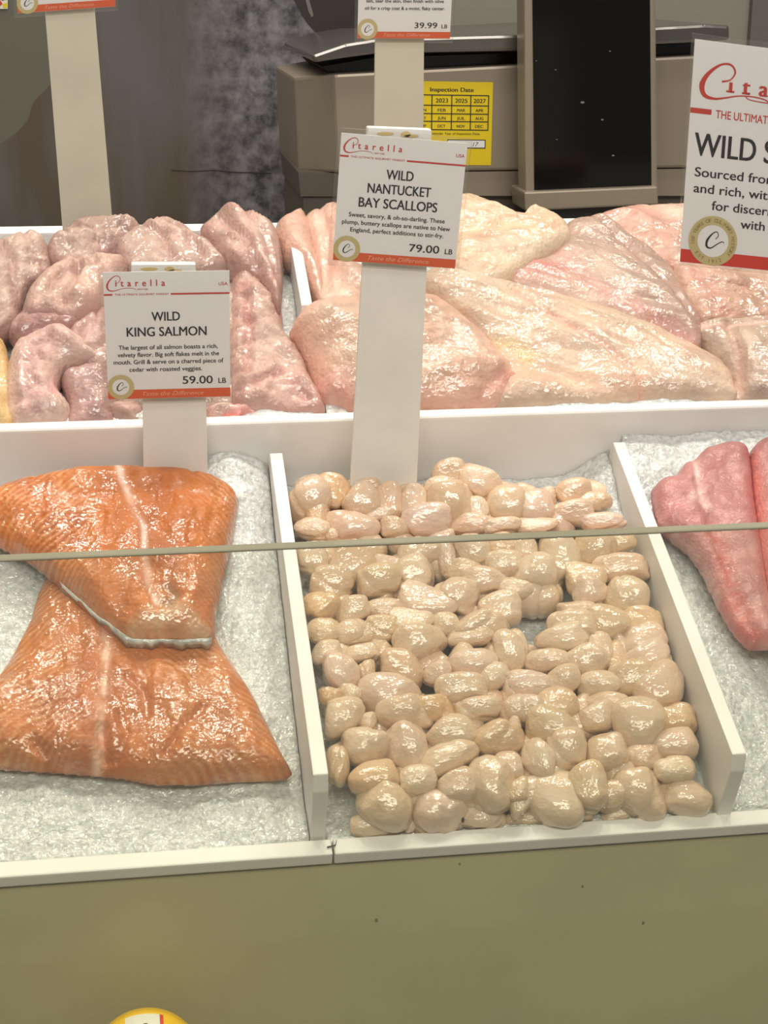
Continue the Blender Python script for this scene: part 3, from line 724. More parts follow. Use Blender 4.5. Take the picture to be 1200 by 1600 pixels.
def cv(ox, oy, k, rows): return [(ox + u / k, oy + v / k, w / k, h / k, a, lab) for u, v, w, h, a, lab in rows]
ROWS = []
def R(u, v, w, h, a=0, lab=None): return (u, v, w, h, a, lab)
ROWS += cv(420, 700, 3.0, [
    R(160, 255, 190, 175, -10, 'large peach scallop at the back left corner touching the divider'), R(288, 205, 175, 145, 15, 'yellowish scallop with a raised pointed corner left of the white sign post'),
    R(430, 260, 160, 150), R(228, 325, 100, 115), R(178, 378, 165, 95, 0, 'orange oval scallop against the left divider just above the glass edge'), R(390, 372, 230, 130), R(467, 190, 115, 70),
    R(570, 262, 135, 160), R(682, 258, 130, 155, 0, 'scallop with a shiny ridge directly right of the foot of the white post'), R(520, 315, 125, 70), R(585, 378, 135, 85), R(735, 348, 215, 130),
    R(853, 132, 155, 115, 0, 'topmost scallop of the whole pile, round with a dark nick'), R(812, 185, 150, 95), R(858, 268, 205, 190, 0, 'big yellowish heart-shaped scallop at the top of the pile'),
    R(1005, 170, 195, 155, 0, 'pinkish white round scallop right of the topmost one'), R(970, 292, 125, 125), R(1117, 272, 165, 155), R(955, 356, 220, 85), R(1090, 372, 170, 70), R(300, 408, 80, 50),
    R(190, 540, 145, 145), R(380, 560, 235, 170, -35, 'large slanted scallop just under the glass edge near the left divider'), R(290, 640, 195, 135), R(520, 640, 185, 150), R(560, 555, 140, 95),
    R(685, 592, 185, 145, 80), R(720, 498, 205, 130), R(832, 522, 85, 140), R(955, 495, 155, 135), R(915, 572, 175, 95), R(1000, 635, 215, 115), R(888, 698, 205, 160, 20, 'pinkish white wrinkled scallop below the glass edge'),
    R(735, 728, 260, 145, 15), R(250, 750, 175, 130), R(257, 855, 145, 95), R(398, 765, 145, 120), R(540, 762, 195, 95), R(660, 815, 195, 115), R(392, 862, 145, 105), R(525, 852, 175, 105), R(980, 842, 255, 135, -5),
    R(1100, 762, 205, 140), R(710, 882, 205, 85), R(1102, 560, 155, 115), R(1150, 660, 105, 90), R(820, 830, 125, 105)])
ROWS += cv(740, 700, 3.0, [
    R(298, 272, 175, 155, 0, 'yellow-white faceted scallop at the back right of the pile'), R(465, 222, 155, 115, 0, 'tan domed scallop at the far right end of the back row'), R(560, 262, 165, 95), R(475, 312, 175, 95), R(600, 350, 195, 70), R(290, 365, 180, 70),
    R(350, 228, 85, 85), R(130, 452, 175, 100), R(240, 482, 115, 110), R(405, 510, 185, 215), R(560, 482, 190, 150), R(722, 582, 225, 125, 0, 'long tan scallop lying against the right divider below the glass edge'), R(281, 597, 195, 155, 0, 'round tan scallop above the patch of bare ice'),
    R(520, 620, 175, 145), R(702, 722, 195, 175, 20, 'round scallop with a bright rim and a yellowish hollow near the right divider'), R(540, 682, 165, 135), R(630, 832, 205, 150, 20), R(490, 782, 165, 130), R(460, 852, 200, 130), R(210, 666, 175, 95),
    R(680, 452, 180, 95), R(790, 842, 205, 170), R(850, 822, 105, 120)])
ROWS += cv(460, 980, 3.333, [
    R(150, 48, 155, 85), R(310, 35, 195, 95), R(260, 242, 185, 195), R(170, 132, 145, 105), R(350, 132, 155, 95), R(372, 222, 85, 100), R(640, 92, 265, 165, -15), R(550, 212, 205, 185), R(730, 252, 155, 115),
    R(482, 352, 315, 185, 12, 'large smooth egg-shaped scallop in the left half of the tray'), R(190, 357, 115, 95), R(290, 342, 115, 85), R(260, 472, 185, 185), R(380, 492, 105, 85), R(570, 452, 265, 165, -8, 'flat pale scallop with a pointed left end below the egg-shaped one'),
    R(720, 432, 205, 135), R(868, 342, 235, 150), R(960, 440, 215, 120), R(1140, 442, 155, 135), R(1050, 255, 175, 135), R(1160, 302, 185, 135), R(920, 42, 225, 110), R(940, 205, 235, 150), R(870, 152, 125, 105), R(1120, 132, 165, 180),
    R(380, 612, 225, 185), R(590, 622, 215, 220, 0, 'scallop with an upright white band near the left front of the tray'), R(230, 730, 115, 200), R(810, 562, 235, 160), R(1050, 582, 265, 170), R(810, 692, 295, 150, -15),
    R(430, 782, 255, 170), R(640, 802, 175, 135), R(480, 922, 275, 200, 20), R(760, 952, 265, 205, 15, 'pale triangular scallop in the front row beside the one with the black speck'), R(1020, 822, 240, 245), R(850, 832, 205, 155),
    R(960, 990, 255, 110, 0, 'front row scallop with a black speck, resting against the white rim'), R(410, 1030, 235, 110, 0, 'leftmost scallop of the front row, beside bare ice in the corner'), R(610, 1015, 85, 105), R(1110, 722, 155, 125), R(1160, 862, 105, 125), R(1150, 1000, 105, 65)])
ROWS += cv(800, 980, 3.0, [
    R(250, 52, 245, 125, -5), R(160, 160, 195, 95), R(350, 165, 180, 175, -50), R(420, 92, 115, 145), R(510, 92, 75, 115), R(620, 62, 195, 145), R(650, 142, 225, 130, -15), R(570, 262, 205, 155), R(400, 272, 185, 110),
    R(710, 302, 235, 190, -10), R(790, 432, 195, 150), R(600, 462, 235, 225, 0, 'big round two-toned scallop in the right half of the tray'), R(430, 352, 195, 90), R(400, 432, 165, 125), R(220, 262, 175, 125), R(90, 272, 205, 120), R(60, 402, 165, 120), R(210, 362, 195, 135, 15),
    R(180, 482, 235, 155, 25), R(110, 622, 155, 190, 5, 'upright finger-shaped scallop near the front of the tray'), R(260, 592, 165, 190), R(440, 582, 175, 170), R(610, 612, 175, 110), R(810, 542, 225, 140, 0, 'flat round disc-like scallop closest to the right divider near the front'), R(770, 662, 185, 115),
    R(200, 802, 275, 220, 10, 'largest glossy scallop in the front row, with a streak of glints'), R(370, 752, 185, 190), R(590, 782, 225, 210, 0, 'darker tan scallop in the front row, right of the largest glossy one'), R(800, 792, 255, 170, 15), R(880, 852, 200, 60, 0, 'thin flat scallop at the right end of the front row'),
    R(490, 885, 175, 60), R(30, 802, 95, 150), R(60, 905, 185, 65), R(20, 502, 65, 140), R(730, 205, 105, 120), R(30, 92, 85, 155), R(340, 875, 85, 65)])

def hc(s): return 0.015 + 0.024 * np.clip(s / 0.31, 0, 1) ** 1.1
EDGE = ['against the left divider', 'in the middle of the tray', 'against the right divider']
def zone(p):
    s, x = p @ DV, p[0]
    if s > 0.235: a = 'heaped at the back above the glass edge'
    elif s > 0.15: a = 'behind the middle'
    elif s > 0.075: a = 'in the front half'
    else: a = 'near the white front rim'
    f = (x - XD1) / (XD2 - XD1)
    b = 'on the left side' if f < 0.33 else ('on the right side' if f > 0.66 else 'midway between dividers')
    return 'glossy cream raw scallop %s, %s' % (a, b)
proto = {}
def place_scallop(px, py, w, h, ang, lab, dh=0.0, grow=1.22):
    hh = 0.02
    for _ in range(4):
        p = P(px, py, hh)
        hh = float(hc(p @ DV)) + dh
    k = mmpx(p)
    ra, rb = w * k * 0.5 * grow, h * k * 0.56 * grow
    smin = 0.012 + 0.52 * rb + 0.001                # keep it behind the rim
    if p @ DV < smin:
        d = ray(px, py); p = CP + d * ((smin - CP @ DV) / (d @ DV))
    xmax = XD2 - 0.006 - ra * 0.9
    if p[0] > xmax: p[0] = xmax
    xmin = XD1 + 0.006 + ra * 0.85
    if p[0] < xmin: p[0] = xmin
    rc = min(ra, rb) * 0.85 + 0.15 * max(ra, rb)
    # axes: along the counter, up the picture, and between the two towards the viewer
    view = _n(CP - p)
    up3 = _n(NV * 0.62 + DV * 0.78)
    f3 = _n(np.cross(XV, up3)) * -1
    a3 = _n(view * 0.6 + NV * 0.4)
    a1 = _n(XV - a3 * (XV @ a3))
    a2 = np.cross(a3, a1)
    t = math.radians(-ang)
    b1, b2 = a1 * math.cos(t) + a2 * math.sin(t), -a1 * math.sin(t) + a2 * math.cos(t)
    i = int(rng.integers(len(SMESH)))
    fl = rng.choice([-1, 1], 2)
    x1, x2, x3 = b1 * ra * fl[0], b2 * rb * fl[1], a3 * rc * fl[0] * fl[1]
    if i not in proto:
        o = bpy.data.objects.new('scallop', SMESH[i]); proto[i] = o
    else:
        o = proto[i].copy()
    COL.objects.link(o)
    o.matrix_world = Matrix([[x1[j], x2[j], x3[j], p[j]] for j in range(3)] + [[0, 0, 0, 1]])
    tag(o, lab or zone(p), 'scallop', 'raw scallops in the middle tray')
    return o, p
pts = []
SPECK = None
for r_ in ROWS:
    o, p = place_scallop(*r_)
    pts.append((r_[0], r_[1], max(r_[2], r_[3])))
    if r_[5] and 'black speck' in r_[5]: SPECK = (o, p)
# pieces lower in the pile, seen through the gaps
low = 0
for gy in np.arange(780, 1300, 36):
    for gx in np.arange(450, 1150, 46):
        x = gx + rng.uniform(-14, 14); y = gy + rng.uniform(-10, 10)
        xl = 455 + (y - 740) * 0.150; xr = 985 + (y - 740) * 0.335
        if y > 1215: xl += (y - 1215) * 0.4
        if x < xl + 20 or x > xr - 60 - (40 if y > 900 else 0): continue
        if math.hypot((x - 850), (y - 968) * 1.4) < 50: continue
        if any(math.hypot(x - a, (y - b)) < 14 for a, b, c in pts): continue
        w = rng.uniform(44, 60)
        place_scallop(x, y, w, w * rng.uniform(0.7, 0.95), rng.uniform(-40, 40), None, dh=-0.010)
        low += 1
print('scallops', len(ROWS), low)

# the black speck on one front scallop
if SPECK:
    o, p = SPECK
    bpy.context.view_layer.update()
    d = Vector(ray(723, 1281)).normalized()
    ok, hit, nn, fi, ho, mw = SC.ray_cast(bpy.context.evaluated_depsgraph_get(), Vector(CP) + d * 0.9, d)
    if ok and ho.name.startswith('scallop'):
        ho = bpy.data.objects[ho.name]
        if ho != o:
            o['label'] = 'plain domed front row scallop behind the one with the black speck'
            ho['label'] = 'front row scallop with a black speck, resting against the white rim'
            o = ho
        sp = np.array(hit)
    else:
        sp = np.array(p)
    bm = bmesh.new(); bmesh.ops.create_icosphere(bm, subdivisions=2, radius=0.0014)
    me = bm_mesh('dark_speck', bm, True)
    d = link('dark_speck', me, M['black'], None)
    d.parent = o
    d.matrix_parent_inverse = o.matrix_world.inverted()
    d.matrix_world = Matrix.Translation(Vector(sp)) @ Matrix.Diagonal((0.8, 0.8, 1.4, 1))
    d['label'] = 'small black speck'

# ------------------------------------------------------------------ lettering
def text_mesh(s, bold=0.0, space=1.0, shear=0.0):
    cu = bpy.data.curves.new('t', 'FONT')
    cu.body = s; cu.size = 1.0; cu.offset = bold; cu.space_character = space; cu.shear = shear; cu.resolution_u = 4
    ob = bpy.data.objects.new('t', cu)
    COL.objects.link(ob)
    dg = bpy.context.evaluated_depsgraph_get(); dg.update()
    me = bpy.data.meshes.new_from_object(ob.evaluated_get(dg))
    bpy.data.objects.remove(ob); bpy.data.curves.remove(cu)
    return me
class Sheet:
    """flat lettering and shapes in fractions of a card: u to the right, v down, from the card's top left corner"""
    def __init__(s, org, ux, vy, nrm): s.o, s.ux, s.vy, s.n = map(np.array, (org, ux, vy, nrm))
    def pt(s, u, v, z=0.0): return s.o + s.ux * u + s.vy * v + s.n * z
    def text(s, bm, st, u, v, width=None, height=None, align='C', bold=0.0, space=1.0, shear=0.0, z=0.0003, rot=0.0):
        """v is the baseline; height is the cap height as a fraction of the card's height"""
        me = text_mesh(st, 0.0, space, shear)
        co = np.array([w.co[:] for w in me.vertices])
        x0, x1 = co[:, 0].min(), co[:, 0].max()
        W, H = np.linalg.norm(s.ux), np.linalg.norm(s.vy)
        if width is not None: kx = width * W / (x1 - x0)
        else: kx = height * H / 0.70
        ky = height * H / 0.70 if height is not None else kx
        off = {'L': x0, 'C': (x0 + x1) / 2, 'R': x1}[align]
        ex, ey = s.ux / W, -s.vy / H
        c, sn = math.cos(rot), math.sin(rot)
        base = s.pt(u, v, z)
        for q in ((-1, 1) if bold else (0,)):
            vs = []
            for w in co:
                a, b = (w[0] - off) * kx + q * bold * ky, w[1] * ky
                vs.append(bm.verts.new(tuple(base + s.n * (q * 0.00001) + ex * (a * c - b * sn) + ey * (a * sn + b * c))))
            for p in me.polygons:
                try: bm.faces.new([vs[i] for i in p.vertices])
                except ValueError: pass
        bpy.data.meshes.remove(me)
    def rect(s, bm, u0, v0, u1, v1, z=0.0002):
        bm.faces.new([bm.verts.new(tuple(s.pt(u, v, z))) for u, v in ((u0, v1), (u1, v1), (u1, v0), (u0, v0))])
    def disc(s, bm, u, v, r0, r1, z=0.0003, n=48):
        W, H = np.linalg.norm(s.ux), np.linalg.norm(s.vy)
        ring = lambda r: [bm.verts.new(tuple(s.pt(u + r * math.cos(t), v - r * W / H * math.sin(t), z))) for t in np.linspace(0, 2 * math.pi, n, endpoint=False)]
        a = ring(r1)
        if r0 <= 0: bm.faces.new(a)
        else:
            b = ring(r0)
            for i in range(n): bm.faces.new((b[i], a[i], a[(i + 1) % n], b[(i + 1) % n]))
    def stroke(s, bm, pts, wid, z=0.0003):
        """brush stroke through points (u, v) with a width at each"""
        pts = np.array(pts, float); n = len(pts)
        P2 = []; W2 = []
        for i in range(n - 1):
            p0, p1, p2, p3 = pts[max(i - 1, 0)], pts[i], pts[i + 1], pts[min(i + 2, n - 1)]
            for t in np.linspace(0, 1, 8, endpoint=(i == n - 2)):
                P2.append(0.5 * ((2 * p1) + (-p0 + p2) * t + (2 * p0 - 5 * p1 + 4 * p2 - p3) * t * t + (-p0 + 3 * p1 - 3 * p2 + p3) * t ** 3))
                W2.append(wid[i] * (1 - t) + wid[i + 1] * t)
        P2 = np.array(P2); W2 = np.array(W2)
        asp = np.linalg.norm(s.vy) / np.linalg.norm(s.ux)
        tg = np.gradient(P2, axis=0); tg[:, 1] *= asp
        tg /= np.linalg.norm(tg, axis=1)[:, None] + 1e-9
        nr = np.stack([-tg[:, 1], tg[:, 0] / asp], 1)
        a = [bm.verts.new(tuple(s.pt(*(p + q * w / 2), z))) for p, q, w in zip(P2, nr, W2)]
        b = [bm.verts.new(tuple(s.pt(*(p - q * w / 2), z))) for p, q, w in zip(P2, nr, W2)]
        for i in range(len(a) - 1): bm.faces.new((a[i], a[i + 1], b[i + 1], b[i]))
def flat(name, bm, mt, parent, off):
    bmesh.ops.translate(bm, verts=bm.verts, vec=Vector(-np.array(off)))
    me = bpy.data.meshes.new(name); bm.to_mesh(me); bm.free()
    return link(name, me, mt, parent)

def swash_C(sh, bm, u, v, k, wid):
    """the swash capital C: head curl, long back, tail to the right"""
    q = [(0.62, 0.52), (0.86, 0.44), (0.98, 0.22), (0.84, 0.03), (0.55, 0.06), (0.22, 0.34), (0.06, 0.66), (0.14, 0.94), (0.42, 1.02), (0.75, 0.96), (1.15, 0.86), (1.6, 0.84), (1.95, 0.90), (2.05, 1.04)]
    w = [0.05, 0.03, 0.05, 0.05, 0.05, 0.10, 0.15, 0.11, 0.06, 0.04, 0.03, 0.03, 0.03, 0.01]
    sh.stroke(bm, [(u + a * k[0], v + b * k[1]) for a, b in q], [x * wid for x in w])
def seal_C(sh, bm, u, v, r, asp):
    q = [(0.15, -0.15), (0.32, -0.38), (0.22, -0.62), (-0.05, -0.50), (-0.38, -0.05), (-0.40, 0.35), (-0.12, 0.45), (0.3, 0.15), (0.6, -0.02), (0.75, 0.06)]
    w = [0.05, 0.05, 0.05, 0.08, 0.15, 0.14, 0.08, 0.06, 0.06, 0.03]
    sh.stroke(bm, [(u + a * r, v + b * r * asp) for a, b in q], [x * r for x in w], z=0.0007)

def price_sign(label, TL, TR, BL, base, base_h, base_y, post, lines, body, price, tab=None, big=False, post_to=None, usa=True, lean=9.0, pmat='post'):
    """TL/TR/BL: card corners in the photograph; all on an upright plane through the post's foot"""
    Y0 = base_y
    ln = math.radians(lean)
    pn = np.array((0, -math.cos(ln), -math.sin(ln))); pp = np.array((0, Y0, base[2] + 0.05))
    Q = lambda x, y, d=0.0: plane_hit(x, y, pp - pn * d, pn)
    a, b, c = Q(*TL), Q(*TR), Q(*BL)
    ux = b - a; vy = c - a
    nrm = _n(np.cross(ux, -vy))
    if nrm[1] > 0: nrm = -nrm
    sh = Sheet(a, ux, vy, nrm)
    W, H = np.linalg.norm(ux), np.linalg.norm(vy)
    foot = np.array(base)
    t = thing('price_sign', label, 'price sign', foot, None)
    # post, a little behind the card
    pq = [np.array(Q(x, y, 0.004)) for x, y in post]
    bm = bmesh.new(); slab(bm, pq, pn * -0.004, foot); bevel(bm, 0.0008)
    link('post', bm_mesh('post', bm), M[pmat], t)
    if tab:
        tq = [np.array(Q(x, y, 0.0035)) for x, y in tab]
        bm = bmesh.new(); slab(bm, tq, (0, 0.010, 0), foot); bevel(bm, 0.0015, 3)
        link('post_clip', bm_mesh('post_clip', bm), M['plastic'], t)
        bm = bmesh.new()
        m0 = (tq[0] + tq[2]) / 2
        for (dx, dz, r1, r2) in ((-0.010, 0.001, 0.006, 0.0012), (0.004, 0.0005, 0.0035, 0.002), (0.008, -0.0006, 0.005, 0.001)):
            c0 = m0 + np.array((dx, -0.0004, dz))
            bm.faces.new([bm.verts.new(tuple(c0 + np.array((math.cos(q) * r1, 0, math.sin(q) * r2)) - foot)) for q in np.linspace(0, 6.28, 13)[:-1]])
        me = bpy.data.meshes.new('stain'); bm.to_mesh(me); bm.free()
        link('stain', me, M['stain'], t)
    # clear sleeve around the card
    ml, mr, mtp, mb = 0.035, 0.03, 0.04, 0.04
    if big: ml, mr, mtp, mb = 0.014, 0.02, 0.024, 0.012
    bm = bmesh.new()
    slab(bm, [sh.pt(u, v, 0.0016) for u, v in ((-ml, -mtp), (1 + mr, -mtp), (1 + mr, 1 + mb), (-ml, 1 + mb))], nrm * -0.0031, foot); bevel(bm, 0.0004, 1)
    link('clear_sleeve', bm_mesh('clear_sleeve', bm), M['sleeve'], t)
    bm = bmesh.new()
    slab(bm, [sh.pt(u, v, 0) for u, v in ((0, 0), (1, 0), (1, 1), (0, 1))], nrm * -0.0005, foot)
    cd = link('card', bm_mesh('card', bm), M['card'], t)
    asp = W / H
    # logo
    bm = bmesh.new()
    if big:
        swash_C(sh, bm, 0.035, 0.085, (0.155, 0.155), 0.16)
        for ch, u in (('ı', 0.172), ('t', 0.242), ('a', 0.320), ('r', 0.395), ('e', 0.470), ('l', 0.535), ('l', 0.590), ('a', 0.655)):
            sh.text(bm, ch, u, 0.208, height=0.068, bold=0.035)
            if ch in 'ıtl': sh.rect(bm, u - 0.018, 0.200, u + 0.018, 0.208, 0.00031)
        sh.rect(bm, 0.0, 0.292, 0.095, 0.315)
        sh.rect(bm, 0.75, 0.292, 1.0, 0.315)
        sh.stroke(bm, [(0.24, 0.215), (0.28, 0.232), (0.5, 0.236), (0.75, 0.23)], [0.003, 0.004, 0.004, 0.001])
        sh.text(bm, 'THE ULTIMATE GOURMET MARKET', 0.115, 0.326, height=0.036, width=0.60, align='L', bold=0.006)
    else:
        swash_C(sh, bm, 0.022, 0.025, (0.115, 0.115), 0.10)
        sh.text(bm, 'itarella', 0.095, 0.108, width=0.39, height=0.050, align='L', bold=0.02, space=1.9)
        sh.rect(bm, 0.0, 0.165, 0.068, 0.178); sh.rect(bm, 0.53, 0.165, 1.0, 0.178)
        sh.text(bm, 'THE ULTIMATE GOURMET MARKET', 0.085, 0.178, width=0.43, height=0.015, align='L')
        sh.text(bm, "NEW YORK", 0.31, 0.138, width=0.085, height=0.013)
        if usa: sh.text(bm, 'USA', 0.985, 0.11, height=0.026, align='R')
    flat('logo', bm, M['red'], cd, foot)
    # wording
    bm = bmesh.new()
    for st, u, v, w, h, al, bo in lines: sh.text(bm, st, u, v, width=w, height=h, align=al, bold=bo)
    for st, u, v, w, h in body: sh.text(bm, st, u, v, width=w, height=h, align='L' if big else 'C', bold=0.014)
    if price:
        sh.text(bm, price, 0.855, 0.885, width=0.245, height=0.062, align='R', bold=0.012)
        sh.text(bm, 'LB', 0.965, 0.885, height=0.042, width=0.062, align='R', bold=0.012)
    flat('lettering', bm, M['ink'], cd, foot)
    # footer band and seal
    bm = bmesh.new(); sh.rect(bm, 0.0, 0.925 if not big else 0.936, 1.0, 0.997); flat('footer_band', bm, M['bandred' if big else 'orange'], cd, foot)
    if not big:
        bm = bmesh.new(); sh.text(bm, 'Taste the Difference', 0.53, 0.975, width=0.50, height=0.034, shear=0.3, z=0.0004); flat('band_lettering', bm, M['bandtext'], cd, foot)
    su, sv, sr = (0.105, 0.900, 0.108) if not big else (0.145, 0.885, 0.113)
    bm = bmesh.new(); sh.disc(bm, su, sv, sr * 0.64, sr, 0.0004); seal = flat('seal', bm, M['gold'], cd, foot)
    bm = bmesh.new(); sh.disc(bm, su, sv, 0, sr * 0.64, 0.0005); 
    dsc = flat('seal_centre', bm, M['card'], cd, foot)
    bm = bmesh.new(); seal_C(sh, bm, su, sv, sr * 0.62, asp); flat('seal_letter', bm, M['ink'], cd, foot)
    if big:
        bm = bmesh.new()
        txt = '100 YEARS OF CULINARY HISTORY'
        for i, ch in enumerate(txt):
            if ch == ' ': continue
            th = math.pi * 1.06 - i / (len(txt) - 1) * math.pi * 1.25
            rr = sr * 0.76
            sh.text(bm, ch, su + rr * math.cos(th), sv - rr * asp * math.sin(th), height=0.017, rot=th - math.pi / 2, z=0.0006)
        for i, ch in enumerate('EST 1912'):
            if ch == ' ': continue
            th = math.pi * 1.22 + i / 7 * math.pi * 0.42
            rr = sr * 0.88
            sh.text(bm, ch, su + rr * math.cos(th), sv - rr * asp * math.sin(th), height=0.017, rot=th + math.pi / 2, z=0.0006)
        flat('seal_lettering', bm, M['goldtext'], cd, foot)
    return t

f1 = T(P(275, 742, 0.045)[0], 0.318, -0.028)
y1 = float(P(275, 742, 0.045)[1])
price_sign('small price sign on white post reading WILD KING SALMON 59.00 LB', (160.6, 425.6), (358.4, 422.8), (169.3, 624.3), f1, 0, y1,
    [(220, 430), (318, 428), (326, 800), (225, 800)],
    [('WILD', 0.485, 0.378, 0.225, 0.070, 'C', 0.016), ('KING SALMON', 0.490, 0.498, 0.64, 0.072, 'C', 0.016)],
    [('The largest of all salmon boasts a rich,', 0.50, 0.602, 0.80, 0.034), ('velvety flavor. Big soft flakes melt in the', 0.50, 0.660, 0.82, 0.034), ('mouth. Grill & serve on a charred piece of', 0.50, 0.718, 0.89, 0.034), ('cedar with roasted veggies.', 0.475, 0.778, 0.59, 0.034)],
    '59.00', tab=[(205, 412), (306, 412), (306, 432), (205, 432)])
f2 = T(P(600, 755, 0.042)[0], 0.308, -0.028)
y2 = float(P(600, 755, 0.042)[1])
price_sign('price sign on a white post reading WILD NANTUCKET BAY SCALLOPS 79.00 LB', (533.6, 207.7), (730.8, 224.4), (520, 406.4), f2, 0, y2,
    [(577, 215), (676, 222), (648, 830), (543, 830)],
    [('WILD', 0.485, 0.325, 0.215, 0.076, 'C', 0.016), ('NANTUCKET', 0.490, 0.440, 0.505, 0.076, 'C', 0.016), ('BAY SCALLOPS', 0.490, 0.555, 0.63, 0.076, 'C', 0.016)],
    [('Sweet, savory, & oh-so-darling. These', 0.49, 0.638, 0.775, 0.034), ('plump, buttery scallops are native to New', 0.49, 0.698, 0.875, 0.034), ('England, perfect additions to stir-fry.', 0.50, 0.757, 0.755, 0.034)],
    '79.00', tab=[(575, 198), (675, 202), (674, 224), (574, 216)])
f3 = T(0.40, 0.25, -0.028)
y3 = float(f3[1]) + 0.06
x3 = 0
price_sign('large price sign cut off at right with a big round gold seal', (1086, 61), (1432, 105), (1062.4, 409.5), f3, 0, y3,
    [(1230, 90), (1320, 100), (1325, 900), (1230, 900)],
    [('WILD SWORDFISH', 0.030, 0.500, 0.93, 0.103, 'L', 0.014)],
    [('Sourced from', 0.040, 0.594, 0.375, 0.042), ('and rich, with', 0.040, 0.667, 0.37, 0.042), ('for discerning', 0.128, 0.740, 0.365, 0.042), ('with', 0.268, 0.812, 0.112, 0.042)],
    None, big=True)
f4 = T(P(625, 400, HR)[0], 0.53, 0.046)
y4 = float(f4[1]) - 0.01
price_sign('small price sign at the top edge in front of the scale reading 39.99 LB', (562, -88), (710, -86), (558.5, 60), f4, 0, y4,
    [(588, -80), (664, -80), (660, 420), (582, 420)],
    [('WILD', 0.49, 0.36, 0.2, 0.07, 'C', 0.016)],
    [('salt, sear the skin, then finish with olive', 0.50, 0.612, 0.83, 0.036), ('oil for a crisp coat & a moist, flaky center.', 0.50, 0.690, 0.86, 0.036)], '39.99', pmat='post_shaded')
f5 = T(P(140, 370, HR)[0], 0.597, 0.046)
y5 = float(f5[1]) - 0.012
price_sign('price sign at top left corner on a tall white post', (18, -135), (175, -145), (27.5, 21), f5, 0, y5,
    [(58, -130), (136, -130), (178, 375), (99, 375)], [], [], None, pmat='post_shaded')

# ------------------------------------------------------------------ glass
g0 = np.array((0.05, -0.104, -0.03))
bm = bmesh.new(); wbox(bm, -0.74, 0.84, -0.108, -0.100, -0.1598, 0.2365, g0)
gl = link('sneeze_guard', bm_mesh('sneeze_guard', bm), M['glass'], None, g0)
tag(gl, 'clear glass pane with a polished top edge standing in front of the fish trays', 'glass guard')
bm = bmesh.new(); wbox(bm, -0.74, 0.84, -0.108, -0.100, 0.2367, 0.2382, g0); bevel(bm, 0.0005, 1)
link('polished_edge', bm_mesh('polished_edge', bm), M['glass_edge'], gl)

# ------------------------------------------------------------------ back counter, scale
BY = 0.80
bm = bmesh.new(); wbox(bm, -0.9, 1.2, 0.60, 1.24, 0.150, 0.19, (0.1, 0.9, -0.95)); bevel(bm, 0.003)
bc = thing('back_counter', 'grey metal work counter behind the display carrying the scale', 'work counter', (0.1, 0.9, -0.95))
link('counter_top', bm_mesh('counter_top', bm), M['counter'], bc)
bm = bmesh.new(); wbox(bm, -0.88, 1.18, 0.64, 1.22, -0.95, 0.150, (0.1, 0.9, -0.95)); link('counter_base', bm_mesh('counter_base', bm), M['counter'], bc)

so = np.array((0.33, BY + 0.13, 0.19))
scl = thing('counter_scale', 'taupe metal counter scale with a flat platter and a tall black display panel', 'scale', so)
def sq(px, dy=0.0): return [np.array(Q(x, y, BY + dy)) for x, y in px]
# housing: front face outline, extruded back, with a narrower chamfer on its left corner
bm = bmesh.new()
fr = sq([(523, 116), (812, 101), (1100, 86), (1100, 262), (813, 266), (530, 270)])
bk = [p + np.array((0, 0.26, 0)) for p in fr]
a = [bm.verts.new(tuple(p - so)) for p in fr]; b = [bm.verts.new(tuple(p - so)) for p in bk]
lt = [np.array(Q(459, 121, BY + 0.05)), np.array(Q(466, 268, BY + 0.05))]
l = [bm.verts.new(tuple(p - so)) for p in lt]
lb = [bm.verts.new(tuple(p + np.array((0, 0.21, 0)) - so)) for p in lt]
bm.faces.new(a); bm.faces.new(b[::-1])
for i in range(5): bm.faces.new((a[i], b[i], b[i + 1], a[i + 1]))
bm.faces.new((a[5], l[1], l[0], a[0])); bm.faces.new((l[0], l[1], lb[1], lb[0])); bm.faces.new((lb[0], lb[1], b[5], b[0]))
bm.faces.new((a[0], l[0], lb[0], b[0])); bm.faces.new((a[5], b[5], lb[1], l[1]))
bevel(bm, 0.003, 2)
hs = link('housing', bm_mesh('housing', bm), M['steel'], scl)
# lower skirt and dark foot recess
bm = bmesh.new(); slab(bm, sq([(530, 271), (812, 267), (1100, 263), (1100, 306), (812, 306), (534, 306)], 0.004), (0, 0.24, 0), so)
link('skirt', bm_mesh('skirt', bm), M['steel'], scl)
bm = bmesh.new(); slab(bm, [np.array(Q(x, y, BY + 0.008)) for x, y in ((466, 269), (534, 271), (534, 307), (470, 307))], (0, 0.2, 0), so)
link('side_trim', bm_mesh('side_trim', bm), M['darktrim'], scl)
zb = 0.19
p0, p1 = Q(474, 308, BY + 0.012), Q(1100, 308, BY + 0.012)
bm = bmesh.new(); wbox(bm, p0[0], p1[0], BY + 0.012, BY + 0.22, zb + 0.02, p0[2], so); link('base_recess', bm_mesh('base_recess', bm), M['darktrim'], scl)
for x in (p0[0] + 0.005, p1[0] - 0.03):
    for y in (BY + 0.02, BY + 0.19):
        bm = bmesh.new(); wbox(bm, x, x + 0.025, y, y + 0.025, zb, zb + 0.02, so); link('foot', bm_mesh('foot', bm), M['black'], scl)
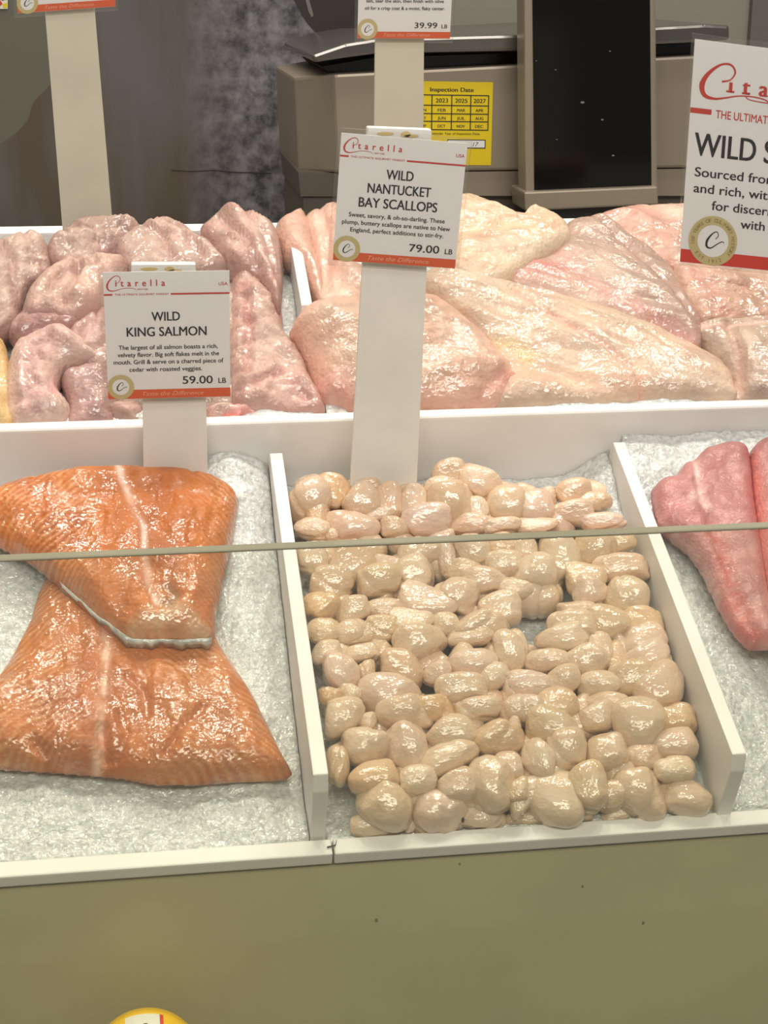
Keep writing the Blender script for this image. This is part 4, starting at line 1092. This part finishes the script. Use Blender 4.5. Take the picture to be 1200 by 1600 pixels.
# platter on a dark support
bm = bmesh.new(); slab(bm, sq([(503, 104), (585, 90), (812, 83), (1100, 66), (1100, 86), (812, 101), (560, 113), (512, 112)], 0.03), (0, 0.2, 0), so); link('platter_support', bm_mesh('platter_support', bm), M['black'], scl)
bm = bmesh.new()
slab(bm, sq([(487, 86), (540, 68), (590, 60), (812, 54), (1100, 38), (1140, 40), (1140, 62), (1100, 66), (812, 80), (590, 84), (545, 90), (492, 98)], -0.012), (0, 0.30, 0), so)
bevel(bm, 0.003, 2)
link('platter', bm_mesh('platter', bm), M['chrome'], scl)
# display tower standing in front of the housing
TY = -0.055
tw = bm = bmesh.new(); slab(bm, sq([(817, -330), (1022, -330), (1028, 300), (821, 302)], TY), (0, 0.035, 0), so); bevel(bm, 0.003, 2)
tf = link('display_frame', bm_mesh('display_frame', bm), M['steel'], scl)
bm = bmesh.new(); slab(bm, sq([(829, -310), (1013, -310), (1018, 289), (835, 297)], TY - 0.001), (0, 0.008, 0), so)
link('display_screen', bm_mesh('display_screen', bm), M['screen'], tf)
bm = bmesh.new(); slab(bm, sq([(819, 300), (1028, 291), (1029, 320), (821, 330)], TY - 0.010), (0, 0.06, 0), so); bevel(bm, 0.002, 2)
link('display_base', bm_mesh('display_base', bm), M['steel'], scl)
pa, pb = Q(838, 331, BY + TY), Q(1020, 331, BY + TY)
bm = bmesh.new(); wbox(bm, pa[0], pb[0], BY + TY + 0.002, BY + TY + 0.04, zb, pa[2] + 0.004, so); link('display_stand', bm_mesh('display_stand', bm), M['black'], scl)
# water specks on the screen
bm = bmesh.new()
for (x, y, r) in ((910, 160, 3.2), (941, 187, 2.2), (868, 109, 1.5), (958, 243, 2.2), (953, 80, 1.5), (838, 95, 1.2), (870, 218, 1.2)):
    c = Q(x, y, BY + TY - 0.0012); k = r * mmpx(c)
    slab(bm, [c + np.array((math.cos(t) * k, 0, math.sin(t) * k * 0.6)) for t in np.linspace(0, 6.28, 9)[:-1]], (0, -0.0003, 0), so)
M['speck'] = mat('water_spot', rgb(120, 118, 112), 0.3)
link('water_spots', bm_mesh('water_spots', bm), M['speck'], tf)
# inspection label
ly = -0.0008
A_, B_, C_ = Q(610, 126, BY + ly), Q(770.5, 128.5, BY + ly), Q(609, 257, BY + ly)
sh = Sheet(A_, B_ - A_, C_ - A_, (0, -1, 0))
bm = bmesh.new(); slab(bm, [sh.pt(u, v) for u, v in ((0, 0), (1, 0), (1, 1), (0, 1))], (0, 0.0004, 0), so)
lab = link('inspection_label', bm_mesh('inspection_label', bm), M['yellow'], scl)
lab['label'] = 'yellow inspection date sticker'
bm = bmesh.new()
def lu(px): return (px - 610) / 160.5
def lv(py): return (py - 127) / 130.5
sh.text(bm, 'Inspection Date', lu(706), lv(142.5), width=68 / 160.5, height=6.5 / 130.5, bold=0.03, z=0.0003)
gx = [614, 645, 675, 706, 736, 764]; gy = [148, 164, 177, 189, 202]
for x in gx: sh.rect(bm, lu(x) - 0.005, lv(gy[0]), lu(x) + 0.005, lv(gy[-1]), 0.0003)
for y in gy: sh.rect(bm, lu(gx[0]) - 0.005, lv(y) - 0.006, lu(gx[-1]) + 0.005, lv(y) + 0.006, 0.00031)
for row, yb, hh in ((('', '', '2023', '2025', '2027'), 159.5, 6.5), (('', 'JAN', 'FEB', 'MAR', 'APR'), 173.5, 4.6), (('', 'MAY', 'JUN', 'JUL', 'AUG'), 186, 4.6), (('', 'SEP', 'OCT', 'NOV', 'DEC'), 198.5, 4.6)):
    for i, w in enumerate(row):
        if w: sh.text(bm, w, lu((gx[i] + gx[i + 1]) / 2), lv(yb), height=hh / 130.5, width=(19 if len(w) == 4 else 12.5) / 160.5, bold=0.02, z=0.0003)
sh.text(bm, 'Calendar Year of Inspection Date', lu(712), lv(209.5), width=78 / 160.5, height=3.6 / 130.5, bold=0.01, z=0.0003)
flat('label_lettering', bm, M['ink'], lab, so)
bm = bmesh.new(); sh.rect(bm, lu(700), lv(217), lu(761), lv(231), 0.0003); flat('date_box_frame', bm, M['ink'], lab, so)
bm = bmesh.new(); sh.rect(bm, lu(701), lv(218.5), lu(759.5), lv(229.5), 0.0004); flat('date_box', bm, M['card'], lab, so)
bm = bmesh.new(); sh.text(bm, '17', lu(745), lv(228), height=7 / 130.5, shear=0.3, z=0.0005); flat('date_lettering', bm, M['ink'], lab, so)

# ------------------------------------------------------------------ wall picture
mo = np.array(Q(280, 200, WY - 0.012))
mur = thing('wall_picture', 'large dark printed picture on the wall, slate grey and brown with a mottled right side', 'picture', mo)
bm = bmesh.new()
slab(bm, [np.array(Q(x, y, WY - 0.012)) for x, y in ((-160, -260), (606, -260), (606, 470), (-160, 470))], (0, 0.012, 0), mo)
link('picture_panel', bm_mesh('picture_panel', bm), M['mural_ground'], mur)
bm = bmesh.new()
sil = smooth_poly([(-150, 300), (-40, 245), (0, 224), (25, 208), (44, 186), (52, 160), (75, 136), (95, 110), (120, 50), (135, -20), (160, -250), (600, -250), (600, 465), (-150, 465)], 120, 0.25)
slab(bm, [np.array(Q(x, y, WY - 0.0128)) for x, y in sil], (0, 0.0006, 0), mo)
link('printed_shape', bm_mesh('printed_shape', bm), M['mural'], mur)
bm = bmesh.new()
for poly in ([(455, -40), (600, -40), (600, 60), (548, 66), (520, 68), (495, 52), (470, 20)],):
    slab(bm, [np.array(Q(x, y, WY - 0.0134)) for x, y in smooth_poly(poly, 60, 0.4)], (0, 0.0004, 0), mo)
link('dark_print', bm_mesh('dark_print', bm), M['mural_dark'], mur)
bm = bmesh.new()
cl = [(268, 266), (300, 268), (335, 266), (360, 269), (424, 271)]
for p, q in zip(cl, cl[1:]):
    slab(bm, [np.array(Q(p[0], p[1] - 0.8, WY - 0.0134)), np.array(Q(q[0], q[1] - 0.8, WY - 0.0134)), np.array(Q(q[0], q[1] + 0.8, WY - 0.0134)), np.array(Q(p[0], p[1] + 0.8, WY - 0.0134))], (0, 0.0004, 0), mo)
bmesh.ops.remove_doubles(bm, verts=bm.verts, dist=0.0006)
link('dark_line', bm_mesh('dark_line', bm), M['mural_dark'], mur)
bm = bmesh.new()
slab(bm, [np.array(Q(x, y, WY - 0.0138)) for x, y in ((476, -6), (482, -4), (490, 24), (487, 27), (482, 18))], (0, 0.0003, 0), mo)
link('pale_print', bm_mesh('pale_print', bm), M['speck'], mur)

# small colourful sticker in the corner of the wall picture
ko = np.array(Q(2, 2, WY - 0.0145))
stk = thing('sticker', 'small multicoloured sticker at the very top left corner', 'sticker', ko)
bm = bmesh.new(); slab(bm, [np.array(Q(x, y, WY - 0.0145)) for x, y in ((-22, -22), (12, -22), (12, 14), (-22, 14))], (0, 0.0005, 0), ko); link('sticker_sheet', bm_mesh('sticker_sheet', bm), M['sticker'], stk)
for c, pl in (('red', [(-8, 2), (0, 0), (4, 6), (-2, 11)]), ('ink', [(0, -6), (8, -8), (11, -1), (3, 1)]), ('yellow', [(4, 6), (11, 4), (11, 12), (5, 13)]), ('gold', [(-10, -12), (-2, -14), (0, -6), (-8, -4)])):
    bm = bmesh.new(); slab(bm, [np.array(Q(x, y, WY - 0.0148)) for x, y in pl], (0, 0.0003, 0), ko); link('colour_patch', bm_mesh('colour_patch', bm), M[c], stk)

# ------------------------------------------------------------------ lemon on the customer ledge
top = Q(226, 1590, -0.05)
r = 0.037
rz = (top[2] + 0.16) / 2.0                      # it stands on end on the ledge behind the glass
lc = np.array((top[0], -0.05, -0.16 + rz))
bm = bmesh.new(); bmesh.ops.create_uvsphere(bm, u_segments=40, v_segments=32, radius=1.0)
for v in bm.verts:
    v.co = Vector((v.co.x * r, v.co.y * r, v.co.z * rz))
lem = link('lemon', bm_mesh('lemon', bm, True), M['lemon'], None, lc)
tag(lem, 'yellow lemon with a white sticker, only its top showing at the bottom edge', 'lemon')
def patch(name, mt, u0, u1, w0, w1, lift):
    bm = bmesh.new()
    g = [[None] * 13 for _ in range(13)]
    for i in range(13):
        for j in range(13):
            a = u0 + (u1 - u0) * i / 12; b = w0 + (w1 - w0) * j / 12
            p = Vector((math.sin(a) * (r + lift), -math.sin(b) * math.cos(a) * (r + lift), math.cos(b) * math.cos(a) * (rz + lift)))
            g[i][j] = bm.verts.new(p)
    for i in range(12):
        for j in range(12): bm.faces.new((g[i][j], g[i + 1][j], g[i + 1][j + 1], g[i][j + 1]))
    return link(name, bm_mesh(name, bm, True), mt, lem)
stx = patch('fruit_sticker', M['sticker'], -0.32, 0.24, -0.1, 0.75, 0.0004)
e = patch('sticker_edge', M['bandred'], 0.24, 0.30, -0.1, 0.75, 0.0004)
for k, (a, b) in enumerate(((-0.16, 0.20), (-0.02, 0.16), (0.10, 0.22))):
    patch('sticker_print', M['ink'], a, a + 0.06, b, b + 0.10, 0.0008)
